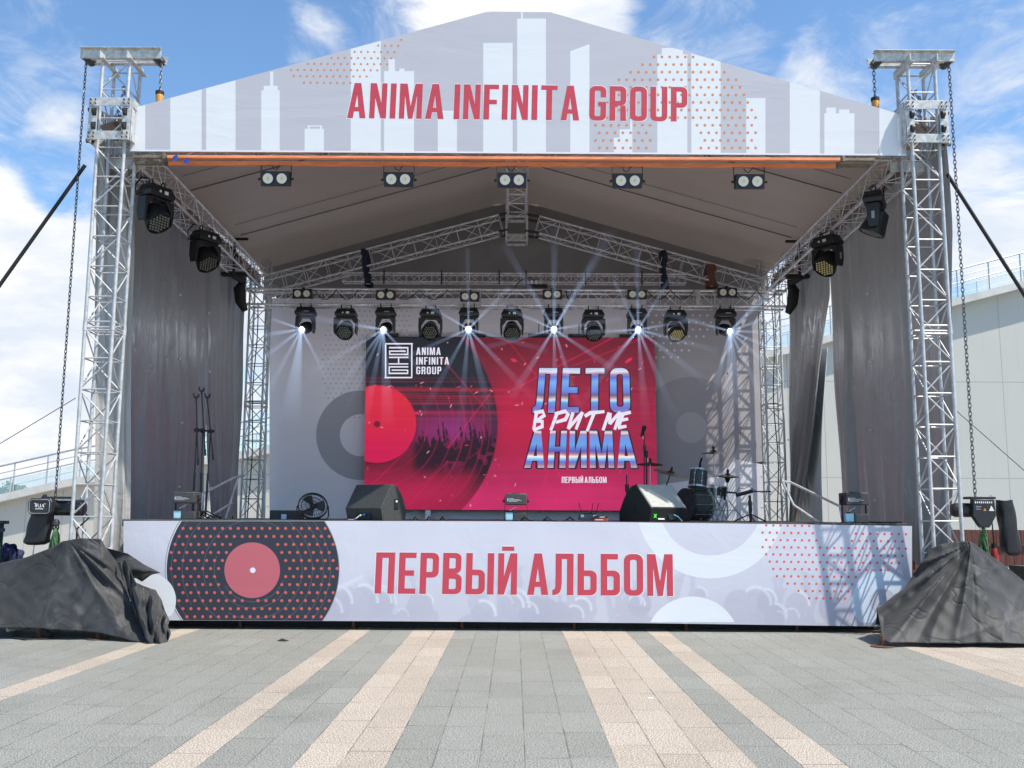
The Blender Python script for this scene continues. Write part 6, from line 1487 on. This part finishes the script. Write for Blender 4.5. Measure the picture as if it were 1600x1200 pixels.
# ------------------------------------------------------------------ chain hoists
BAG = mat('black_chain_bag', (.012, .013, .016), .5, 0, 6, .4, bump=.3, bscale=14); SLING = mat('green_sling', (.05, .13, .05), .8, 0, 12, .5, bump=.5, bscale=40); HBODY = mat('hoist_casting', (.035, .036, .04), .35, .3, 30, .3, bump=.1, bscale=90)
for sg, nm, px in ((-1, 'left', 88), (1, 'right', 1525)):
    hY = TY - .02; p = on(px, 776, Y=hY); t = thing('chain_hoist', f'black electric chain hoist hanging at the {nm} tower', 'chain hoist', (p.x, hY, p.z), 0, 'chain hoists')
    sc = 1
    if sg < 0:
        obj('motor', MB().lathe([(0, -.33), (.08, -.325), (.105, -.28), (.105, .18), (.12, .2), (.12, .33), (.09, .36), (0, .36)], Matrix.Translation((.05, 0, -.16)) @ Matrix.Rotation(PI / 2, 4, 'Y'), 24), HBODY, t)
        obj('end_cover', MB().prism([(x, y) for x, y in ((-.17, -.07), (-.13, -.115), (.13, -.115), (.17, -.07), (.17, .07), (.13, .115), (-.13, .115), (-.17, .07))], Matrix.Translation((-.13, -.05, -.14)) @ Matrix.Rotation(PI / 2, 4, 'X'), .14), HBODY, t, bevel=.01)
        obj('cover_rim', MB().path([(-.13 + x, -.20, -.14 + y) for x, y in ((-.14, -.07), (-.11, -.095), (.11, -.095), (.14, -.07), (.14, .07), (.11, .095), (-.11, .095), (-.14, .07), (-.14, -.07))], .006, 6), STEEL, t)
        mk = MB()   # white hand-stencilled letters on the cover
        def stroke(*pts): mk.path([(-.13 + x, -.1935, -.14 + y) for x, y in pts], .0045, 4)
        stroke((-.075, .045), (-.06, .04), (-.06, -.01)); stroke((-.045, -.01), (-.045, .035), (-.02, .03), (-.025, .012), (-.045, .012)); stroke((-.018, .0), (-.018, -.01), (.0, -.01)); stroke((.01, .035), (.01, -.01), (.022, -.01)); stroke((.032, -.01), (.045, .035), (.058, -.01)); stroke((.036, .008), (.054, .008)); stroke((.066, .04), (.074, .03)); stroke((-.06, -.035), (.05, -.035))
        obj('lettering', mk, WHT, t)
        obj('fitting', MB().tube((-.16, 0, -.05), (-.16, 0, .03), .028, 8).tube((-.16, 0, .02), (-.2, 0, -.02), .02, 8).box((.03, 0, -.015), (.36, .16, .03)), STEELD, t)
        obj('power_cable', MB().path([(.34, .0, -.2), (.45, .1, -.28), (.3, .05, -.45), (.34, .0, -.8), (.25, .0, -1.1)], .014, 6), BLACKR, t)
        hx = .06
    else:
        obj('motor', MB().lathe([(0, -.30), (.08, -.29), (.10, -.25), (.10, .2), (.08, .22), (0, .22)], Matrix.Translation((-.05, .02, -.19)) @ Matrix.Rotation(PI / 2, 4, 'Y'), 24), HBODY, t)
        obj('gear_case', MB().prism([(-.16, -.10), (-.15, .13), (.15, .13), (.16, -.10), (.06, -.26), (-.06, -.26)], Matrix.Translation((.02, -.08, -.17)) @ Matrix.Rotation(PI / 2, 4, 'X'), .10), BLACKP, t, bevel=.01)
        obj('top_bar', MB().box((.02, -.05, -.02), (.36, .22, .035)), BLACKP, t, bevel=.006)
        mk = MB().add([(.08, -.183, -.20), (.155, -.183, -.20), (.1175, -.183, -.125)], [(0, 1, 2)]); obj('warning_sign', mk, WHT, t, smooth=False, solid=.002)
        mk = MB()
        for k in range(9): mk.box((-.10 + .028 * k, -.1825, -.083), (.016, .003, .022 if k % 3 else .028))
        obj('lettering', mk, WHT, t, smooth=False)
        obj('warning_sign', MB().add([(.0, -.183, -.20), (.045, -.183, -.20), (.022, -.183, -.16)], [(0, 1, 2)]), HOOKM, t, smooth=False, solid=.002)
        obj('lettering', MB().box((-.06, -.1825, -.14), (.08, .003, .008)).box((-.07, -.1825, -.16), (.06, .003, .006)).box((-.065, -.1825, -.18), (.07, .003, .006)), LOGOW, t, smooth=False)
        ch = MB()
        for k in range(7): ch.torus((.17 + .01 * (k % 2), -.08, .0 - .028 * k), (1, 0, 0) if k % 2 else (0, 1, 0), .016, .006, 8, 4)
        obj('chain', ch, CHAIN, t); hx = .03
    obj('load_hook', MB().lathe([(0, -.06), (.045, -.04), (.05, 0), (.035, .04), (0, .05)], Matrix.Translation((hx, -.08, -.36)), 14).torus((hx, -.08, -.43), (0, 1, 0), .04, .013, 12, 6), CHROME if sg > 0 else STEELD, t)
    # collecting bag
    bx = -.30 if sg < 0 else .34; o = thing('chain_bag', f'long black chain bag hanging beside the {nm} hoist', 'bag', (p.x + bx, hY, p.z - .05), 0, 'chain bags')
    w0, w1, hh = (.13, .17, .62) if sg < 0 else (.10, .12, .76)
    skew = -.10 if sg < 0 else .06
    if sg < 0: o.location.x += .16
    else: o.location.x += .05
    def bagf(u, v, w0=w0, w1=w1, hh=hh, skew=skew):
        a = u * 2 * PI; w = w0 + (w1 - w0) * v; bot_ = 1 - max(0, (v - .93) / .07) ** 2 * .35
        sq = lambda c: math.copysign(abs(c) ** .5, c)
        return Vector((sq(math.cos(a)) * w * bot_ + skew * v + .008 * math.sin(v * 12 + a * 3), sq(math.sin(a)) * .10 * bot_, -hh * v + .006 * math.cos(a * 2)))
    mb = MB().grid(bagf, 28, 26); b_i = len(mb.v) - 29; mb.f.append(tuple(b_i + k for k in range(28)))
    obj('sack', mb, BAG, o)
    # green round sling under the hook
    s_ = thing('lifting_sling', f'crumpled green lifting sling under the {nm} hoist hook', 'sling', (p.x + hx, hY - .08, p.z - .45), 0, 'green lifting slings')
    sm = MB(); rnd = random.Random(3 + sg)
    for k in range(7):
        a = k * .9; pts = [Vector((0, 0, .03))]
        for j in range(1, 9): pts.append(Vector((math.cos(a + j * .3) * (.015 + .011 * j) + rnd.uniform(-.012, .012), math.sin(a + j * .3) * .035, -.085 * j)))
        sm.path(pts, [.014] + [.020 + .003 * rnd.random()] * 8, 7)
    obj('webbing', sm, SLING, s_)
    if sg > 0:
        r_ = thing('pendant_control', 'red pendant control hanging behind the black bag of the right hoist', 'control', (p.x + .21, hY, p.z - .72), 0)
        obj('handset', MB().lathe([(0, -.30), (.05, -.28), (.055, -.1), (.04, 0), (.02, .03), (0, .03)], Matrix.Translation((0, 0, 0)), 12), mat('red_handset', (.30, .015, .015), .4), r_)
        obj('gland', MB().tube((0, 0, 0), (0, 0, .07), .038, 10), BLACKR, r_); obj('cable', MB().tube((0, 0, .05), (-.01, 0, .48), .009, 6), BLACKR, r_)
    else:
        r_ = thing('tag_line', 'thin grey rod standing below the left chain bag', 'rod', (on(51, 868, Y=hY).x, hY, on(51, 868, Y=hY).z), 0)
        obj('rod', MB().tube(on(51, 870, Y=hY), on(55, 835, Y=hY), .009, 6), ALUD, r_, True)

# ------------------------------------------------------------------ black ground cloths over the tower bases
def clothmat(name):
    m = bpy.data.materials.new(name); m.use_nodes = True; t = NT(m.node_tree); b = t.n['Principled BSDF']; geo = t.node('ShaderNodeNewGeometry'); P_ = geo.outputs['Position']
    n1 = t.noise(P_, 3.0, 6, .62, .8); n2 = t.noise(P_, 60, 3, .6); n3 = t.noise(P_, .9, 4, .6, .4); n4 = t.noise(P_, 420, 2, .6)
    dust = t.m('MULTIPLY', t.ss(n1, .42, .70), t.ss(n3, .32, .6)); c = t.mix(t.m('MULTIPLY', dust, .85), (.010, .011, .012), (.056, .056, .058)); c = t.mix(t.m('MULTIPLY', t.ss(n4, .4, .7), .18), c, (.12, .12, .12))
    t.l.new(c, b.inputs['Base Color']); b.inputs['Roughness'].default_value = .62; b.inputs['Specular IOR Level'].default_value = .45; b.inputs['Sheen Weight'].default_value = .15
    bpn = t.node('ShaderNodeBump'); bpn.inputs['Strength'].default_value = .45; bpn.inputs['Distance'].default_value = .06; cr1 = t.m('ABSOLUTE', t.m('SUBTRACT', t.noise(P_, 1.7, 2, .5, .6), .5)); cr2 = t.m('ABSOLUTE', t.m('SUBTRACT', t.noise(P_, 4.2, 2, .5, .9), .5)); t.l.new(t.m('ADD', t.m('ADD', t.m('MULTIPLY', n1, .22), t.m('MULTIPLY', n2, .08)), t.m('MULTIPLY', t.m('MINIMUM', cr1, .035), 6.0)), bpn.inputs['Height']); t.l.new(bpn.outputs[0], b.inputs['Normal'])
    return m
CLO = clothmat('black_geotextile')
def lerpc(pts, u):
    n = len(pts) - 1; f = u * n; i = min(int(f), n - 1); t_ = f - i
    return tuple(pts[i][k] + (pts[i + 1][k] - pts[i][k]) * t_ for k in range(len(pts[0])))
def drape(label, name, top, bot, peak, folds, seed, back=True, nu=150, nv=70, mid=0.0):
    """top/bot: pixel outline with its own distance (px, py, Y); folds: [(angle px direction target, depth, width)]"""
    rnd = random.Random(seed)
    def base(u, v):
        a = lerpc(top, u); b = lerpc(bot, u)
        px = a[0] + (b[0] - a[0]) * v; py = a[1] + (b[1] - a[1]) * v; Y = a[2] + (b[2] - a[2]) * (v ** (1 + mid))
        return px, py, Y
    def disp(px, py):
        ang = math.atan2(py - peak[1], px - peak[0]); dist = math.hypot(px - peak[0], py - peak[1]); s_ = 0
        for (a0, amp, wd) in folds:
            d_ = (ang - a0) / wd; s_ += amp * math.exp(-d_ * d_) * min(1, dist / 60)
        s_ += .005 * math.sin(ang * 23 + 2 * math.sin(dist * .03)) * min(1, dist / 80) + .010 * math.sin(px * .045 + py * .03) + .003 * math.sin(px * .17 - py * .21)
        s_ += .012 * (1 - abs(math.sin(px * .028 + .6 * math.sin(py * .02) + seed))) ** 5 + .010 * (1 - abs(math.sin(py * .036 + px * .012 + seed))) ** 6
        s_ += .002 * math.sin(px * .31 + 3 * math.sin(py * .05)) * math.sin(py * .11)
        return s_
    def fn(u, v):
        px, py, Y = base(u, v); return on(px, py, Y=Y - disp(px, py))
    o = thing(name, label, 'cloth', tuple(on(*bot[0][:2], Y=bot[0][2])), 0, 'black cloths over the tower bases')
    mb = MB().grid(fn, nu, nv)
    if back:     # the far side falls from the same ridge down behind
        def fb(u, v):
            px, py, Y = base(u, 0); p = fn(u, 0); w_ = v ** 1.15; gl = .12
            return Vector((p.x * (1 + .03 * v), p.y + (.15 + .75 * v) * v ** .5 * .9 * min(1, .25 + p.z), p.z + (gl - p.z) * w_ + .02 * math.sin(u * 40 + v * 6) * v))
        n0 = len(mb.v); mb.grid(fb, nu, 24)
    obj('cloth', mb, CLO, o, True, sharp=75, solid=.004)
    return o
F = 12.55
# left cloth: long low wing to the left, peak over the tower base, hem lifted on the left
drape('black dusty cloth pulled over the left tower base, wing of it flying at right', 'ground_cloth',
      [(-60, 893, 13.3), (0, 880, 13.3), (40, 871, 13.25), (80, 856, 13.2), (97, 846, 13.15), (125, 841, 13.15), (157, 842, 13.2), (166, 856, 13.3), (180, 875, 13.4), (200, 905, 13.45), (222, 940, 13.45)],
      [(-60, 984, 12.75), (0, 981, 12.75), (45, 981, 12.75), (95, 984, 12.75), (130, 986, 12.75), (160, 990, 12.7), (185, 996, 12.65), (205, 1001, 12.6), (222, 1004, 12.55), (238, 1008, 12.52), (250, 1007, 12.5)],
      (105, 842), [(R(50), -.05, .09), (R(43), .06, .05), (R(60), .03, .06), (R(33), .05, .05), (R(78), -.02, .12), (R(150), .03, .2), (R(120), -.03, .18)], 4, mid=.1)
# its crumpled bundle and the flying flap
CLT = CLO
fl = thing('ground_cloth', 'thin flap of the left black cloth blown out against the stage skirt', 'cloth', tuple(on(205, 900, Y=13.4)), 0, 'black cloths over the tower bases')
obj('cloth', MB().grid(lambda u, v: on(lerpc([(166, 856), (200, 865), (225, 882), (251, 895)], u)[0] * (1 - v) + lerpc([(190, 905), (212, 905), (222, 911), (236, 898)], u)[0] * v, lerpc([(166, 856), (200, 865), (225, 882), (251, 895)], u)[1] * (1 - v) + lerpc([(188, 908), (210, 903), (222, 909), (238, 898)], u)[1] * v, Y=13.35 + .10 * math.sin(v * 5 + u * 4) - .1 * u), 40, 24), CLO, fl, True, solid=.003, sharp=75)
def bundle(u, v):
    T_b = [(184, 878, 13.3), (196, 874, 13.1), (212, 910, 12.95), (228, 917, 12.95), (243, 922, 13.0), (254, 938, 13.1), (261, 960, 13.2)]
    B_b = [(215, 968, 12.8), (222, 990, 12.65), (232, 1003, 12.5), (241, 1006, 12.48), (252, 1006, 12.5), (262, 1000, 12.6), (266, 994, 12.75)]
    a, b = lerpc(T_b, u), lerpc(B_b, u); px = a[0] + (b[0] - a[0]) * v; py = a[1] + (b[1] - a[1]) * v; Y = a[2] + (b[2] - a[2]) * v
    Y -= .07 * math.sin(u * 21 + 2.2 * math.sin(v * 3)) + .035 * math.sin(u * 43 + v * 7) + .03 * math.sin(v * 17 + u * 9); px += 1.6 * math.sin(v * 11 + u * 5) * (u > .7)
    return on(px, py, Y=Y)
bd = thing('ground_cloth', 'crumpled bunched end of the left black cloth reaching the paving', 'cloth', tuple(on(240, 1000, Y=12.6)), 0, 'black cloths over the tower bases')
obj('cloth', MB().grid(bundle, 80, 60), CLO, bd, True, solid=.006, sharp=75)
# right cloth
drape('black creased cloth tented over the right tower base', 'ground_cloth',
      [(1370, 950, 13.35), (1382, 942, 13.3), (1412, 920, 13.3), (1436, 885, 13.35), (1450, 860, 13.3), (1470, 850, 13.25), (1500, 846, 13.2), (1516, 846, 13.1), (1535, 859, 13.15), (1565, 880, 13.2), (1600, 908, 13.25), (1680, 960, 13.3)],
      [(1376, 978, 12.75), (1380, 1000, 12.6), (1390, 1004, 12.55), (1420, 1004, 12.5), (1450, 1005, 12.5), (1475, 1005, 12.5), (1500, 1006, 12.5), (1525, 1005, 12.5), (1550, 1005, 12.5), (1575, 1005, 12.5), (1600, 1006, 12.5), (1680, 1007, 12.5)],
      (1518, 848), [(R(130), .10, .07), (R(119), -.05, .07), (R(143), .07, .06), (R(98), .035, .06), (R(88), -.03, .06), (R(72), .02, .10), (R(55), -.03, .16), (R(157), .05, .05)], 9, mid=.15)
# feet under the cloths
for i, (px, py, lab) in enumerate(((55, 996, 'rusty round foot plate under the left cloth, nearest the photo edge'), (148, 998, 'rusty round foot plate under the middle of the left cloth'), (1383, 1010, 'rusty foot plate poking out from the tip of the right cloth'))):
    p = on(px, py, Z=.02); p.y += .1; o = thing('outrigger_foot', lab, 'foot plate', (p.x, p.y, 0), 0, 'outrigger feet')
    obj('plate', MB().lathe([(.14, .002), (.14, .014), (.03, .02), (0, .02)], None, 24), RUST, o); obj('spindle', MB().tube((0, 0, .01), (0, 0, .14), .03, 8), RUST, o)
o = thing('power_cable', 'black cable loop on the paving under the left cloth', 'cable', tuple(on(40, 992, Z=.02)))
obj('cable', MB().path([on(x, y, Z=.015) for x, y in ((28, 984), (18, 996), (40, 999), (75, 998), (84, 990), (70, 984), (60, 983))], .012, 6), BLACKR, o, True)
# bits at the left edge
o = thing('equipment_bundle', 'navy blue crumpled cloth bundle at the far left behind the cloth', 'bundle', tuple(on(8, 875, Y=14.6)), 0); o.location.z = 0
NAVY = mat('navy_cloth', (.008, .012, .06), .7, 0, 10, .5, bump=.4, bscale=20); rnd = random.Random(5)
mb = MB()
def nb(u, v):
    a = u * 2 * PI; b = (v - .5) * PI; c0 = on(6, 872, Y=14.7); r_ = .22 * (1 + .16 * math.sin(a * 5 + v * 9) + .12 * math.sin(a * 9 - v * 14) + .05 * math.sin(a * 17 + v * 30))
    return c0 + Vector((math.cos(a) * math.cos(b) * r_ * 1.05, math.sin(a) * math.cos(b) * r_, math.sin(b) * r_ * .85 - .05 * u))
obj('cloth', MB().grid(nb, 60, 36), NAVY, o, True, sharp=70)
obj('crate', MB().box(on(0, 905, Y=14.75) + Vector((0, 0, -.28)), (.6, .5, .92)), BLACKP, o, True, bevel=.02)
o = thing('utility_post', 'dark green padded post cut by the left photo edge', 'post', tuple(on(-6, 870, Y=14.3)), 0); o.location.z = 0
pb = on(-5, 815, Y=14.3)
obj('post', MB().tube((pb.x, 14.3, 0), (pb.x, 14.3, pb.z), .10, 12), mat('dark_green_cover', (.012, .045, .04), .6, 0, 8, .4, bump=.3), o, True); obj('cap', MB().box((pb.x + .02, 14.3, pb.z - .01), (.24, .2, .05)), BLACKP, o, True, bevel=.01); obj('strap', MB().box((pb.x + .09, 14.22, pb.z - .12), (.14, .06, .05)).box((pb.x + .05, 14.2, pb.z - .22), (.1, .06, .03)), NAVY, o, True)
# flight case at the right edge
c = on(1606, 898, Y=14.6); o = thing('flight_case', 'black flight case with aluminium edges cut by the right photo edge', 'case', (c.x, 14.6, 0), 0)
tz = on(1600, 885, Y=14.4).z; obj('box', MB().box((c.x + .35, 14.7, tz / 2), (.9, .5, tz - .01)), BLACKP, o, True, bevel=.004)
em_ = MB().box((c.x + .35, 14.435, tz - .012), (.92, .03, .035)).box((c.x - .10, 14.435, tz / 2 - .02), (.035, .03, tz - .05)); obj('edge_trim', em_, ALU, o, True, smooth=False)
o = thing('road_case', 'low black road case behind the right cloth by the fence', 'case', tuple(on(1580, 880, Y=19)), 0); o.location.z = 0
tz = on(1580, 886, Y=19).z; q = on(1590, 886, Y=19); obj('box', MB().box((q.x + .2, 19, tz / 2), (1.7, .8, tz)), BLACKP, o, True, bevel=.01); obj('edge_trim', MB().box((q.x + .2, 18.58, tz - .01), (1.7, .03, .03)), ALUD, o, True)
# litter
p = on(439, 1002, Z=.0); o = tag(obj('torn_scrap', MB().add([(p.x - .05, p.y, .005), (p.x + .06, p.y - .02, .012), (p.x + .10, p.y + .02, .006), (p.x + .0, p.y + .04, .03)], [(0, 1, 2, 3)]), BLACKR, smooth=False, solid=.004), 'small black scrap lying on the paving before the record print', 'scrap')
p = on(1017, 1092, Z=.0); o = tag(obj('paper_scrap', MB().add([(p.x - .025, p.y, .004), (p.x + .022, p.y - .01, .005), (p.x + .024, p.y + .025, .006), (p.x - .02, p.y + .03, .008)], [(0, 1, 2, 3)]), TIE, smooth=False, solid=.002), 'tiny white paper scrap on the beige paving stripe', 'paper')
